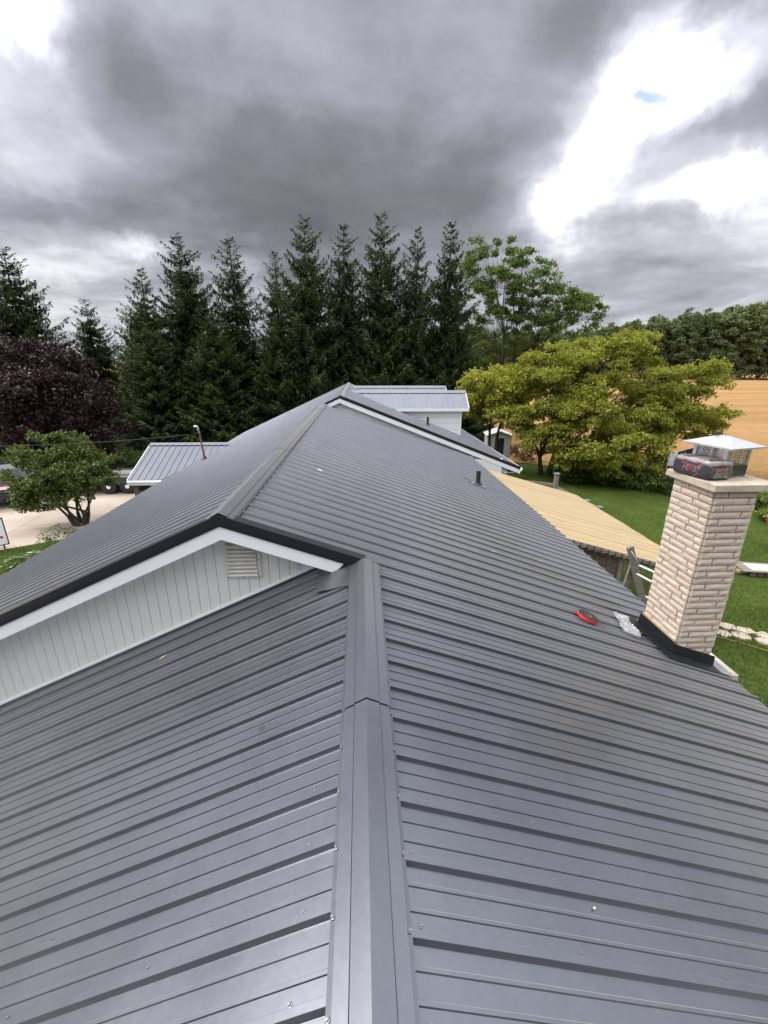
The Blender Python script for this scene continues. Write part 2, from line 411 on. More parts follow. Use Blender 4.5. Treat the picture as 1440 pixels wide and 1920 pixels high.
for i in range(-9, 0):
    for j in range(2, 7):
        q = dv; s0, s1 = i * 3.6 + .008, (i + 1) * 3.6 - .008; t0, t1 = j * 3.4 + 3.3, (j + 1) * 3.4 + 3.284
        for (a_, b_, c_) in ((ux, uy, s0), (-ux, -uy, -s1), (-uy, ux, t0), (uy, -ux, -t1)):
            q = clip_poly(q, a_, b_, c_) if len(q) > 2 else []
        if len(q) > 2:
            k = len(q); b = MB()
            b.add([(x, y, GZ + .016) for x, y in q] + [(x, y, GZ + .009) for x, y in q], [tuple(range(k))] + [(r_, k + r_, k + (r_ + 1) % k, (r_ + 1) % k) for r_ in range(k)])
            b.build('slab', conc_m, drive)

# grass blades where the lawn is close enough to show them
def grass(name, label, regions, seed):
    r_ = np.random.default_rng(seed); VV, RR = [], []
    for (x0, x1, y0, y1, dens) in regions:
        n = int((x1 - x0) * (y1 - y0) * dens)
        C = np.stack([r_.uniform(x0, x1, n), r_.uniform(y0, y1, n), np.full(n, GZ + .004)], 1)
        patch = .5 + .5 * np.sin(C[:, 0] * 1.7 + 1.3 * np.sin(C[:, 1] * 1.1)) * np.sin(C[:, 1] * 1.9 + np.sin(C[:, 0] * .8))
        hgt = r_.uniform(.03, .075, n) * (.7 + .7 * patch); yaw = r_.uniform(0, 2 * np.pi, n); lean = r_.uniform(.1, .9, n)
        D = np.stack([np.cos(yaw), np.sin(yaw), np.zeros(n)], 1); W = np.stack([-np.sin(yaw), np.cos(yaw), np.zeros(n)], 1) * r_.uniform(.004, .009, n)[:, None]
        tip = C + D * (hgt * lean)[:, None] + np.array([0, 0, 1]) * hgt[:, None]
        VV.append(np.stack([C - W, C + W, tip + W * .25, tip - W * .25], 1)); RR.append(np.clip(r_.normal(.30, .2, n) + .22 * patch, 0, 1))
    o = obj(name, quads_mesh(name, np.concatenate(VV), np.concatenate(RR), grass_m))
    return tag(o, label, 'grass', kind='stuff')
grass('grass', 'short green grass of the back lawn', [(4.2, 10, 3.2, 9, 620), (4.2, 10, 9, 14, 260), (10, 15.5, 7, 14, 300), (7.2, 13.5, 14, 19, 170), (-12.6, -8.6, 11.2, 13.7, 380)], 3)

# ------------------------------------------------------------------ the house
AL, AR, A3 = .4526, .3547, .39
house = thing('house', 'long bungalow with stepped charcoal ribbed metal roofs and white trim', 'house', (0, 0, GZ))
class P_(object): pass
def hz(o):                                   # house children are authored in world space; cancel the Empty's offset
    o.matrix_parent_inverse = house.matrix_basis.inverted() if o.parent == house else Matrix.Identity(4)
    return o
bpy.context.view_layer.update()

RIB = .2286
def profile(y0, y1, phase, first=True):
    pts = []
    k0 = int(math.floor((y0 - phase) / RIB)) - 1; k1 = int(math.ceil((y1 - phase) / RIB)) + 1
    for k in range(k0, k1 + 1):
        r_ = phase + k * RIB
        for d, h in ((-.0205, 0), (-.0124, .0205), (-.0114, .0215), (.0120, .0215), (.0130, .0205), (.0156, 0),
                     (.0660, 0), (.0686, .0050), (.0800, .0050), (.0838, 0), (.1422, 0), (.1448, .0050), (.1562, .0050), (.1600, 0)):
            pts.append((r_ + d, h))
    pts = [p for p in pts if y0 - 1e-6 <= p[0] <= y1 + 1e-6]
    def at(y):
        full = []
        for k in range(k0, k1 + 1):
            r_ = phase + k * RIB
            full += [(r_ - .0205, 0), (r_ - .0124, .0205), (r_ + .0130, .0205), (r_ + .0156, 0)]
        for (a, ha), (c, hc) in zip(full, full[1:]):
            if a <= y <= c: return ha + (hc - ha) * (y - a) / (c - a)
        return 0
    if not pts or pts[0][0] > y0 + 1e-4: pts = [(y0, at(y0))] + pts
    if pts[-1][0] < y1 - 1e-4: pts.append((y1, at(y1)))
    return pts

def slope(origin, down, along, s0, s1, t0, t1, phase, screw_rows, sfun=None, labels=None, parent=None, partname='roof_slope', screws=True, thick=.10):
    """ribbed metal slope. origin: point on the pan plane; down/along unit vectors; s down the slope, t along the ridge"""
    o3, d3, a3 = Vector(origin), Vector(down).normalized(), Vector(along).normalized()
    n3 = d3.cross(a3); n3 = n3 if n3.z > 0 else -n3
    W = lambda s, t, h: o3 + d3 * s + a3 * t + n3 * h
    lo = (sfun or (lambda t: (s0, s1)))
    b = MB(); sa, sb = lo(t0 + .02); sc, sd = lo(t1 - .02)
    e = .16 if not parent and partname == 'roof_slope' else .012
    b.hexa([W(sa, t0 + e, -thick), W(sb - .03, t0 + e, -thick), W(sd - .03, t1 - e, -thick), W(sc, t1 - e, -thick), W(sa, t0 + e, -.004), W(sb - .03, t0 + e, -.004), W(sd - .03, t1 - e, -.004), W(sc, t1 - e, -.004)])
    part = b.build(partname, mat('roof sheathing', (.3, .22, .13), .9), parent or house)
    if not parent: hz(part)
    # sheets four ribs wide, lapped at a rib
    edges = [t0]; k = math.ceil((t0 - phase + .0245) / RIB)
    k += (-k) % 4
    while phase + k * RIB - .0245 < t1 - .05:
        e_ = phase + k * RIB - .0245
        if e_ > t0 + .05: edges.append(e_)
        k += 4
    edges.append(t1)
    for i, (ta, tb) in enumerate(zip(edges, edges[1:])):
        pr = profile(ta, tb, phase); lift = .0009 * (i % 2)
        vs_, fs = [], []; m_ = len(pr)
        for (t, h) in pr:
            a_, b_ = lo(t)
            vs_ += [W(a_, t, h + lift), W(b_, t, h + lift), W(a_, t, h + lift - .0022), W(b_, t, h + lift - .0022)]
        for j in range(m_ - 1):
            p, q = 4 * j, 4 * j + 4
            fs += [(p, p + 1, q + 1, q), (p + 2, q + 2, q + 3, p + 3), (p + 1, p + 3, q + 3, q + 1), (p, q, q + 2, p + 2)]
        fs += [(0, 2, 3, 1), (4 * m_ - 4, 4 * m_ - 3, 4 * m_ - 1, 4 * m_ - 2)]
        if n3.dot((vs_[1] - vs_[0]).cross(vs_[4] - vs_[0])) < 0: fs = [tuple(reversed(f)) for f in fs]
        MB().add(vs_, fs).build('roof_panel', roof_m, part)
    if screws:
        b = MB(); k = math.ceil((t0 - phase) / RIB)
        while phase + k * RIB + .04 < t1:
            t = phase + k * RIB + .030
            a_, b_ = lo(t)
            for sr in screw_rows:
                if a_ + .05 < sr < b_ - .02:
                    screw(b, W(sr + random.uniform(-.012, .012), t + random.uniform(-.004, .004), .001), d3, a3, n3)
            k += 1
        so = b.build('screw_heads', screw_m, part); so['kind'] = 'stuff'
    return part, W
def screw(b, c, d3, a3, n3):
    def ring(r, h, k_=6): return [c + d3 * (r * math.cos(2 * math.pi * i / k_)) + a3 * (r * math.sin(2 * math.pi * i / k_)) + n3 * h for i in range(k_)]
    v_ = ring(.0085, 0) + ring(.0075, .0025) + ring(.0048, .003) + ring(.0045, .0085)
    fs = []
    for l in range(3):
        for i in range(6): fs.append((l * 6 + i, l * 6 + (i + 1) % 6, l * 6 + 6 + (i + 1) % 6, l * 6 + 6 + i))
    fs.append(tuple(range(18, 24))); b.add(v_, fs)

cR, cL = math.sqrt(1 + AR * AR), math.sqrt(1 + AL * AL); c3 = math.sqrt(1 + A3 * A3)
HR = .0215                                       # rib height
# right slope: origin under the near ridge, x = XR0
XR0, ZR0 = .005, -1.6775 - HR * cR
X2, Z2 = -1.234, -1.238                          # crest of the middle roof (rib tops)
X3, Z3 = -.66, -1.0                              # crest of the far roof
XE = 3.72                                        # right eave
Y2, Y3, YE = 3.59, 14.45, 24.5
s_e = (XE - XR0) * cR
rowsR = [.17 + .61 * i for i in range(8)]
slope((XR0, 0, ZR0), (1, 0, -AR), (0, 1, 0), .03, s_e, -7.0, Y2 + .002, 3.381 + .012, rowsR)
s_top = (X2 + .02 - XR0) * cR
slope((XR0, 0, ZR0), (1, 0, -AR), (0, 1, 0), s_top, s_e, Y2 + .002, Y3 + .35, 3.381 + .012, [-1.2 + .61 * i for i in range(9)])
# left slope of the near roof
slope((-.126, 0, -1.75 - HR * cL), (-1, 0, -AL), (0, 1, 0), -.10, 6.2, -7.0, 4.0, .748 - .004, [.12 + .61 * i for i in range(10)])
# left slope of the middle roof
slope((X2, 0, Z2 - HR * cL), (-1, 0, -AL), (0, 1, 0), .02, (6.5 + X2) * cL, Y2 + .0, Y3 + .05, 3.70, [.20 + .61 * i for i in range(10)])
# far roof, both slopes
zc3 = Z3 - HR
slope((X3, 0, zc3), (-1, 0, -AL), (0, 1, 0), .02, (6.5 + X3) * cL, Y3 + .055, YE, 14.62, [.3 + .61 * i for i in range(9)])
farR, W3 = slope((X3, 0, zc3), (1, 0, -A3), (0, 1, 0), .02, (5.45 - X3) * c3, Y3, YE, 14.62, [.3 + .61 * i for i in range(10)])

# ridge caps: screwed flange, side leaf, hemmed centre leaf
def ridge_cap(xc, zc, aL_, aR_, pieces, wl=.131, wr=.134, sink=0.0):
    sL, sR = math.sqrt(1 + aL_ ** 2), math.sqrt(1 + aR_ ** 2)
    for i, (ya, yb) in enumerate(pieces):
        e = .005 * (i % 2)
        sec = [(-1.0, .002), (-.87, .004), (-.86, .013), (-.50, .015), (-.492, .009), (-.475, .009), (-.47, .021), (0, .027),
               (.51, .021), (.515, .009), (.53, .009), (.54, .015), (.87, .013), (.88, .004), (1.0, .002)]
        pts = []
        for u, h in sec:
            w = wl if u < 0 else wr; a_ = aL_ if u < 0 else aR_; s_ = sL if u < 0 else sR
            pts.append((xc + u * w, zc - abs(u * w) * a_ + (h + e) * s_))
        low = [(x, z - .002) for x, z in reversed(pts)]
        hz(MB().prism(pts + low, 1, ya, yb).build('ridge_cap', roof_m, house))
    b = MB()
    for side in (-1, 1):
        a_ = aL_ if side < 0 else aR_; w = wl if side < 0 else wr
        d3 = Vector((side, 0, -a_)).normalized(); n3 = Vector((side * a_, 0, 1)).normalized(); ph = .70 if side < 0 else .866 + .015
        k = 0; ya, yb = pieces[0][0], pieces[-1][1]
        y = ya + (ph - ya) % RIB
        while y < yb - .02:
            c = Vector((xc + side * w * .935, y + random.uniform(-.006, .006), zc - w * .935 * a_ + .005))
            screw(b, c, d3, Vector((0, 1, 0)), n3); y += RIB
    so = hz(b.build('screw_heads', screw_m, house)); so['kind'] = 'stuff'
ridge_cap(.005, -1.679, AL, AR, [(-7.0, -3.9), (-3.9, -.9), (-.9, 1.83), (1.835, 3.55)])
ridge_cap(X2, Z2 - .001, AL, AR, [(Y2 - .015, 6.6), (6.6, 9.65), (9.65, 12.7), (12.7, Y3 + .12)], .14, .14)
ridge_cap(X3, Z3 - .002, AL, A3, [(Y3 - .015, 17.5), (17.5, 20.5), (20.5, YE)], .14, .14)

# rake trims and fascias of the stepped gables
def rake(x0, z0, x1, z1, y, black=.095, white=.125, wx1=None, wname='fascia', dy=.0):
    """from the crest (x0,z0) to the eave end (x1,z1), facing -Y at y"""
    s = (z1 - z0) / (x1 - x0)
    F = lambda x: z0 + s * (x - x0)
    d = 1 if x1 > x0 else -1
    b = MB()   # black trim: a front leg and a lip over the sheets
    sec = [(y - .032, .012), (y + .075, .012), (y + .075, .006), (y - .026, .006), (y - .026, -.045), (y - .020, -.05), (y - .020, -black), (y - .026, -black), (y - .032, -.052)]
    n = len(sec)
    b.add([(x0, yy, F(x0) + h) for yy, h in sec] + [(x1, yy, F(x1) + h) for yy, h in sec],
          [tuple(range(n - 1, -1, -1)), tuple(range(n, 2 * n))] + [(i, (i + 1) % n, n + (i + 1) % n, n + i) for i in range(n)])
    hz(b.build('rake_trim', trim_m, house))
    e = x1 if wx1 is None else wx1
    b = MB()
    tz, bz = -black + .012, -black - white
    b.hexa([(x0, y - .014, F(x0) + bz), (e, y - .014, F(e) + bz), (e, y + .004, F(e) + bz), (x0, y + .004, F(x0) + bz),
            (x0, y - .014, F(x0) + tz), (e - d * .10, y - .014, F(e - d * .10) + tz) if wx1 is None else (e + .10, y - .014, F(e + .10) + tz), (e, y + .004, F(e) + tz), (x0, y + .004, F(x0) + tz)])
    hz(b.build(wname, white_m, house))
    return F
FL = rake(X2, Z2, -6.5, Z2 - AL * (6.5 + X2), Y2)
FR = rake(X2, Z2 - .0006, .02, Z2 - AR * (.02 - X2), Y2, wx1=-.265)
rake(X3, Z3 - .0006, 5.45, Z3 - A3 * (5.45 - X3), Y3, black=.085, white=.15)
rake(X3, Z3, -1.30, Z3 - AL * (1.30 + X3), Y3, black=.06, white=.14)
# soffit strips behind the fascia
for (x0, z0, x1, z1, y0, y1, dz) in ((X2, Z2, -6.5, FL(-6.5), Y2 + .006, 3.93, -.215), (X2, Z2 - .001, -.05, FR(-.05), Y2 + .006, 3.93, -.2)):
    b = MB(); b.hexa([(x0, y0, z0 + dz), (x1, y0, z1 + dz), (x1, y1, z1 + dz), (x0, y1, z0 + dz), (x0, y0, z0 + dz + .01), (x1, y0, z1 + dz + .01), (x1, y1, z1 + dz + .01), (x0, y1, z0 + dz + .01)])
    hz(b.build('soffit', white_m, house))
# gable wall with vertical siding boards
PL1 = lambda x: -1.75 + AL * (x + .126)
topw = lambda x: (FL(x) if x < X2 else FR(x)) - .12
wall_x = [-5.9 + .1015 * i for i in range(58)]
b = MB(); xs = [-5.95, X2, -.02]
b.hexa([(xs[0], 3.93, PL1(xs[0]) - .3), (xs[2], 3.93, PL1(xs[2]) - .3), (xs[2], 4.03, PL1(xs[2]) - .3), (xs[0], 4.03, PL1(xs[0]) - .3),
        (xs[0], 3.93, topw(xs[0])), (xs[2], 3.93, topw(xs[2])), (xs[2], 4.03, topw(xs[2])), (xs[0], 4.03, topw(xs[0]))])
b.add([(xs[0], 3.93, topw(xs[0])), (X2, 3.93, topw(X2)), (xs[2], 3.93, topw(xs[2]))], [(0, 2, 1)])
gw = hz(b.build('gable_wall', groove_m, house))
for x in wall_x:
    x1 = x + .0975
    if topw(x1) - PL1(x1) < .03 or topw(x) - PL1(x) < .03: continue
    j = random.uniform(0, .0012)
    b = MB(); zb = lambda q: PL1(q) + .022
    def board(a_, c_, y): return [(a_, y, zb(a_)), (c_, y, zb(c_)), (c_, y, topw(c_)), (a_, y, topw(a_))]
    f_ = board(x + .004, x1 - .004, 3.917 - j); m_ = board(x, x1, 3.921 - j); k_ = board(x, x1, 3.934)
    if x < X2 < x1:
        pass
    b.add(f_ + m_ + k_, [(0, 1, 2, 3), (4, 5, 1, 0), (5, 6, 2, 1), (6, 7, 3, 2), (7, 4, 0, 3), (8, 9, 5, 4), (9, 10, 6, 5), (10, 11, 7, 6), (11, 8, 4, 7)])
    b.build('siding_board', siding_m, gw)
b = MB(); x0, x1 = -5.9, -.36
b.hexa([(x0, 3.895, PL1(x0) + .004), (x1, 3.895, PL1(x1) + .004), (x1, 3.93, PL1(x1) + .004), (x0, 3.93, PL1(x0) + .004), (x0, 3.895, PL1(x0) + .026), (x1, 3.895, PL1(x1) + .026), (x1, 3.93, PL1(x1) + .026), (x0, 3.93, PL1(x0) + .026)])
hz(b.build('wall_base_trim', white_m, house, bevel=.003))
# dark flashing along the wall foot and the loose end piece by the ridge
b = MB(); x0, x1 = -.42, -.115
b.hexa([(x0, 3.36, PL1(x0) + .004), (x1, 3.22, PL1(x1) + .004), (x1, 3.62, PL1(x1) + .03), (x0, 3.70, PL1(x0) + .03), (x0, 3.36, PL1(x0) + .010), (x1, 3.22, PL1(x1) + .010), (x1, 3.62, PL1(x1) + .036), (x0, 3.70, PL1(x0) + .036)])
hz(b.build('flashing', roof_m, house))
# gable vent with louvres
vent = thing('gable_vent', None, None); vent.parent = house
del_keys = [k for k in ('label', 'category') if k in vent.keys()]
b = MB(); vx0, vx1, vz0, vz1, vy = -1.335, -.995, -1.995, -1.60, 3.905
for (a_, c_) in (((vx0, vy - .02, vz0), (vx1, vy + .02, vz0 + .03)), ((vx0, vy - .02, vz1 - .025), (vx1, vy + .02, vz1)), ((vx0, vy - .0195, vz0 + .03), (vx0 + .03, vy + .02, vz1 - .025)), ((vx1 - .03, vy - .0195, vz0 + .03), (vx1, vy + .02, vz1 - .025))): b.box(a_, c_)
bpy.data.objects.remove(vent)
vent = hz(b.build('gable_vent', vent_m, house, bevel=.005))
nsl = 8
for i in range(nsl):
    z = vz0 + .030 + (vz1 - vz0 - .058) * i / nsl; h = (vz1 - vz0 - .058) / nsl
    b = MB(); prof = [(vy - .046, z + .002), (vy - .054, z + .010), (vy - .046, z + .020), (vy + .010, z + h - .004), (vy + .014, z + h - .008), (vy - .034, z + .008)]
    b.prism(prof, 0, vx0 + .031, vx1 - .031); b.build('louvre', vent_m, vent, bevel=.0015)
b = MB(); b.box((vx0 + .03, vy + .018, vz0 + .03), (vx1 - .03, vy + .028, vz1 - .03)); b.build('backing', rubber_m, vent)
for (x, z) in ((vx0 + .02, vz0 + .02), (vx1 - .02, vz0 + .02), ((vx0 + vx1) / 2, vz0 + .016), (vx0 + .02, (vz0 + vz1) / 2), (vx1 - .02, (vz0 + vz1) / 2)):
    b = MB(); screw(b, Vector((x, vy - .0195, z)), Vector((1, 0, 0)), Vector((0, 0, 1)), Vector((0, -1, 0))); b.build('screw', screw_m, vent)
# gable wall strip under the far roof's rake: horizontal lap boards
F3 = lambda x: Z3 - A3 * (x - X3)
PR = lambda x: -1.6775 - AR * (x - XR0)
b = MB(); b.hexa([(-.66, 14.62, PR(-.66) - .3), (5.0, 14.62, PR(5.0) - .3), (5.0, 14.70, PR(5.0) - .3), (-.66, 14.70, PR(-.66) - .3), (-.66, 14.62, F3(-.66) - .1), (5.0, 14.62, F3(5.0) - .1), (5.0, 14.70, F3(5.0) - .1), (-.66, 14.70, F3(-.66) - .1)])
gw3 = hz(b.build('gable_wall', groove_m, house))
for i in range(14):
    z0 = -3.85 + .205 * i; z1 = z0 + .197
    # clip each board between the roof below and the rake above
    poly = [(-.6, z0), (5.05, z0), (5.05, z1), (-.6, z1)]
    poly = clip_poly(poly, -A3, -1, -(Z3 - .11 + A3 * X3)); 
    if len(poly) > 2: poly = clip_poly(poly, AR, 1, (-1.6775 + AR * XR0 - .05)) if i > 3 else poly
    if len(poly) > 2: MB().prism([(x, z) for x, z in poly], 1, 14.595, 14.63).build('siding_board', siding_m, gw3)

MB().prism([(-1.18, PR(-1.18) - .03), (-.6, PR(-.6) - .03), (-.6, Z3 - .12), (X3, Z3 - .09), (-1.18, Z3 - AL * (1.18 + X3) - .09)], 1, 14.60, 14.63).build('siding_board', siding_m, gw3)
# walls of the house below the eaves
def wall_box(a_, c_): hz(MB().box(a_, c_).build('outer_wall', siding_m, house))
wall_box((3.14, -6.9, GZ), (3.34, 14.4, -2.98)); wall_box((-6.15, -6.9, GZ), (-5.95, 24.3, -3.62)); wall_box((4.8, 14.62, GZ), (5.0, 24.3, -3.25))
wall_box((-5.95, 24.1, GZ), (4.8, 24.3, -3.7)); wall_box((3.34, 14.45, GZ), (4.8, 14.58, -3.1)); wall_box((-5.95, -6.9, GZ), (3.14, -6.7, -3.7))
# eave fascias and soffits
for (x, z, y0, y1, s) in ((XE - .05, -2.995, -7, Y3 + .1, 1), (-6.47, -3.635, Y2, YE, -1), (5.40, Z3 - A3 * (5.4 - X3) - .035, Y3 + .02, YE, 1), (-5.72, -4.33, -7, 3.9, -1)):
    b = MB(); b.box((x - .012, y0 + .01, z - .20), (x + .012, y1 - .01, z - .012)); hz(b.build('fascia', white_m, house))
    xi = x - s * .5; b = MB(); b.box((min(x - s * .014, xi), y0 + .02, z - .19), (max(x - s * .014, xi), y1 - .02, z - .178)); hz(b.build('soffit', white_m, house))
# gutter on the far right eave
b = MB(); gx, gz = 5.415, Z3 - A3 * (5.45 - X3) - .02
b.prism([(gx, gz - .02), (gx, gz - .12), (gx + .08, gz - .12), (gx + .115, gz - .06), (gx + .115, gz - .02), (gx + .108, gz - .02), (gx + .105, gz - .055), (gx + .076, gz - .112), (gx + .008, gz - .112), (gx + .008, gz - .02)], 1, Y3 - .01, YE)
hz(b.build('gutter', white_m, house))
# gable at the far end
b = MB(); b.prism([(-6.1, -3.7), (4.9, -3.7), (4.9, F3(4.9) - .12), (X3, Z3 - .13), (-6.1, Z3 - AL * (6.1 + X3) - .12)], 1, YE - .32, YE - .22); hz(b.build('gable_wall', siding_m, house))

# plumbing vents
def vent_pipe(x, y, plane, h, r_):
    z = plane(x)
    b = MB(); b.lathe([(r_, -.05), (r_, h), (r_ * .86, h), (r_ * .86, h - .12)], (x, y, z), 20)
    p = hz(b.build('vent_pipe', pvc_m, house, smooth=False))
    b = MB(); b.lathe([(r_ * 1.9, -.02), (r_ * 1.9, .012), (r_ * 1.35, .035), (r_ * 1.08, .075), (r_ * .9, .075)], (x, y, z - .004), 20); f_ = b.build('pipe_boot', rubber_m, p)
    b = MB(); b.hexa([(x - .16, y - .15, plane(x - .16) + .004), (x + .16, y - .15, plane(x + .16) + .004), (x + .16, y + .15, plane(x + .16) + .004), (x - .16, y + .15, plane(x - .16) + .004),
                      (x - .16, y - .15, plane(x - .16) + .007), (x + .16, y - .15, plane(x + .16) + .007), (x + .16, y + .15, plane(x + .16) + .007), (x - .16, y + .15, plane(x - .16) + .007)]); b.build('base_plate', galv_m, p)
vent_pipe(2.62, 9.45, PR, .30, .052); vent_pipe(2.52, 16.7, F3, .30, .045)

# dormers on the far right slope
def dormer(yc, half, zr, xend, rise, nm):
    ye, ze = yc - half - .22, zr - rise * (half + .22)      # eave line
    dn = Vector((0, -1, -rise)).normalized(); cs = math.sqrt(1 + rise * rise)
    for sgn in (-1, 1):
        # valley on the far roof: x where the dormer plane meets it
        def lim(t, sgn=sgn): return (.02, (half + .22) * cs)
        o = (0, yc, zr - HR)
        xs_ = X3 + (Z3 - zr) / A3; xe_ = X3 + (Z3 - ze) / A3
        # panels start where the roof surface covers them; t runs along +x
        def lim2(t, xs_=xs_, xe_=xe_):
            full = (half + .22) * cs
            if t >= xe_: return (.02, full)
            k_ = max(.03, (t - xs_) / (xe_ - xs_)) if t > xs_ else .03
            return (.02, max(.03, full * min(1, k_ + .03)))
        slope(o, (0, sgn, -rise), (1, 0, 0), .02, (half + .22) * cs, xs_ + .05, xend, xs_ + .12, [], sfun=lim2, screws=False, partname='dormer_roof', thick=.03)
    b = MB()
    pts = [(yc - .13, zr - .13 * rise + .012), (yc, zr + .016), (yc + .13, zr - .13 * rise + .012), (yc + .13, zr - .13 * rise + .009), (yc, zr + .012), (yc - .13, zr - .13 * rise + .009)]
    b.prism(pts, 0, X3 + (Z3 - zr) / A3 - .05, xend + .01); hz(b.build('ridge_cap', roof_m, house))
    xw = xend - .25
    # side wall towards the camera, lapped boards cut to the roof slope
    yw = yc - half
    zt = zr - rise * half - .06
    b = MB(); b.prism([(xw, F3(xw) - .05), (xw, zt), (X3 + (Z3 - zt) / A3, zt)], 1, yw + .02, yw + .06)
    dw = hz(b.build('dormer_wall', groove_m, house))
    nb = 5; zb = F3(xw)
    for i in range(nb):
        z0, z1 = zb + (zt - zb) * i / nb + .004, zb + (zt - zb) * (i + 1) / nb - .004
        poly = clip_poly([(X3, z0), (xw, z0), (xw, z1), (X3, z1)], A3, 1, Z3 + A3 * X3 + .0)
        if len(poly) > 2: MB().prism(poly, 1, yw - .004, yw + .03).build('siding_board', siding_m, dw)
    MB().box((xw - .05, yw - .012, F3(xw) - .02), (xw + .012, yw + .05, zt)).build('corner_trim', white_m, dw)
    # front wall with a window
    b = MB(); b.prism([(yc - half, F3(xw) - .1), (yc + half, F3(xw) - .1), (yc + half, zt), (yc, zr - .08), (yc - half, zt)], 0, xw - .06, xw); fwl = hz(b.build('dormer_wall', siding_m, house))
    win = hz(MB().box((xw, yc - half * .62, zb + .22), (xw + .05, yc + half * .62, zt - .02)).build('window', white_m, house))
    for sg in (-1, 1):
        MB().box((xw + .045, yc + sg * half * .30 - half * .26, zb + .28), (xw + .056, yc + sg * half * .30 + half * .26, zt - .08)).build('pane', glass_m, win)
    for sg in (-1, 1):
        yy = yc + sg * (half + .225)
        hz(MB().box((X3 + (Z3 - ze) / A3 + .15, min(yy, yy + sg * .02), ze - .13), (xend, max(yy, yy + sg * .02), ze - .02)).build('fascia', white_m, house))
        # gable end verge
        b = MB(); z0_ = zr - .02; z1_ = ze - .02
        b.hexa([(xend - .01, yc, z0_ - .10), (xend - .01, yy, z1_ - .10), (xend + .012, yy, z1_ - .10), (xend + .012, yc, z0_ - .10), (xend - .01, yc, z0_ + .03), (xend - .01, yy, z1_ + .03), (xend + .012, yy, z1_ + .03), (xend + .012, yc, z0_ + .03)])
        hz(b.build('verge_trim', white_m, house))
    hz(MB().box((X3 + (Z3 - ze) / A3 + .1, yc - half - .2, ze - .04), (xend - .02, yc + half + .2, ze - .025)).build('soffit', white_m, house))
dormer(18.95, .62, -1.10, 4.42, .76, 'a'); dormer(22.6, .62, -1.085, 4.25, .76, 'b')

# side wing on the left with its own low gable
WX, WY, WZ, wr = -8.08, 17.1, -2.93, .42
def wing_lim(t):                      # valley with the main left slope
    zr = WZ; # x where main slope is at wing height
    xv = lambda s: X2 - ((Z2 - (zr - s * wr)) / AL)
    full = 2.12 * math.sqrt(1 + wr * wr)
    xt, xb = X2 - (Z2 - WZ) / AL, X2 - (Z2 - (WZ - 2.12 * wr)) / AL
    if t <= xb: return (.02, full)
    k_ = (xt - t) / (xt - xb)
    return (.02, max(.04, full * k_))
for sgn in (-1, 1):
    slope((0, WY, WZ - HR), (0, sgn, -wr), (1, 0, 0), .02, 2.12 * math.sqrt(1 + wr * wr), WX, X2 - (Z2 - WZ) / AL - .03, WX + .09, [.2, .8, 1.4, 2.0], sfun=wing_lim, partname='roof_slope', thick=.05)
b = MB(); b.prism([(WY - .15, WZ - .15 * wr + .012), (WY, WZ + .02), (WY + .15, WZ - .15 * wr + .012), (WY + .15, WZ - .15 * wr + .008), (WY, WZ + .014), (WY - .15, WZ - .15 * wr + .008)], 0, WX - .01, -4.9); hz(b.build('ridge_cap', roof_m, house))
ze = WZ - 2.12 * wr
hz(MB().box((WX, WY - 2.14, ze - .20), (-6.4, WY - 2.12, ze - .05)).build('fascia', white_m, house))
hz(MB().box((WX + .01, WY - 2.22, ze - .10), (-6.45, WY - 2.142, ze - .03)).build('gutter', white_m, house, bevel=.01))
for sgn in (-1, 1):
    b = MB(); y0, y1 = WY, WY + sgn * 2.13
    b.hexa([(WX - .02, y0, WZ - .16), (WX - .02, y1, ze - .16), (WX + .0, y1, ze - .16), (WX + .0, y0, WZ - .16), (WX - .02, y0, WZ + .0), (WX - .02, y1, ze + .0), (WX + .0, y1, ze + .0), (WX + .0, y0, WZ + .0)])
    hz(b.build('verge_trim', white_m, house))
b = MB(); b.prism([(WY - 1.9, ze - .1), (WY + 1.9, ze - .1), (WY, WZ - .18)], 0, WX + .05, WX + .12); hz(b.build('gable_wall', siding_m, house))
for y in (WY - 1.9, WY + 1.9): hz(MB().box((WX + .08, y - .06, GZ + .02), (WX + .2, y + .06, ze - .1)).build('post', fence_m, house))

# service mast with weatherhead on the left slope, and the cable to it
PLl = lambda x: Z2 + AL * (x - X2)
mast = hz(MB().tube([(-5.30, 14.83, PLl(-5.30) - .15), (-5.385, 14.83, -2.22), (-5.40, 14.83, -2.12)], .030, 12).build('service_mast', copper_m, house, smooth=True))
MB().tube([(-5.40, 14.83, -2.14), (-5.415, 14.83, -2.05), (-5.44, 14.82, -2.0), (-5.49, 14.81, -1.99), (-5.53, 14.80, -2.02)], [.034, .04, .045, .042, .03], 12).build('weatherhead', galv_m, mast, smooth=True)
MB().box((-5.43, 14.785, -2.25), (-5.345, 14.875, -2.215)).build('clamp', rubber_m, mast)
MB().lathe([(.075, -.03), (.07, .02), (.045, .06), (.03, .09)], (-5.302, 14.83, PLl(-5.30)), 14).build('mast_boot', rubber_m, mast)
for k in range(2):
    MB().tube([(-5.52, 14.80, -2.02), (-5.55, 14.78 + .03 * k, -2.12), (-5.50, 14.77 + .03 * k, -2.2), (-5.42, 14.79, -2.24)], .006, 6).build('drip_loop', rubber_m, mast)
b = MB(); pts = []
for i in range(31):
    t = i / 30; x = -5.42 + (-34 + 5.42) * t; pts.append((x, 14.8 + 3.0 * t, -2.23 + 2.2 * t - 5.6 * t * (1 - t)))
tag(MB().tube(pts, .011, 6).build('power_cable', rubber_m, smooth=True), 'thin black power cable running left from the rusty roof mast', 'cable')

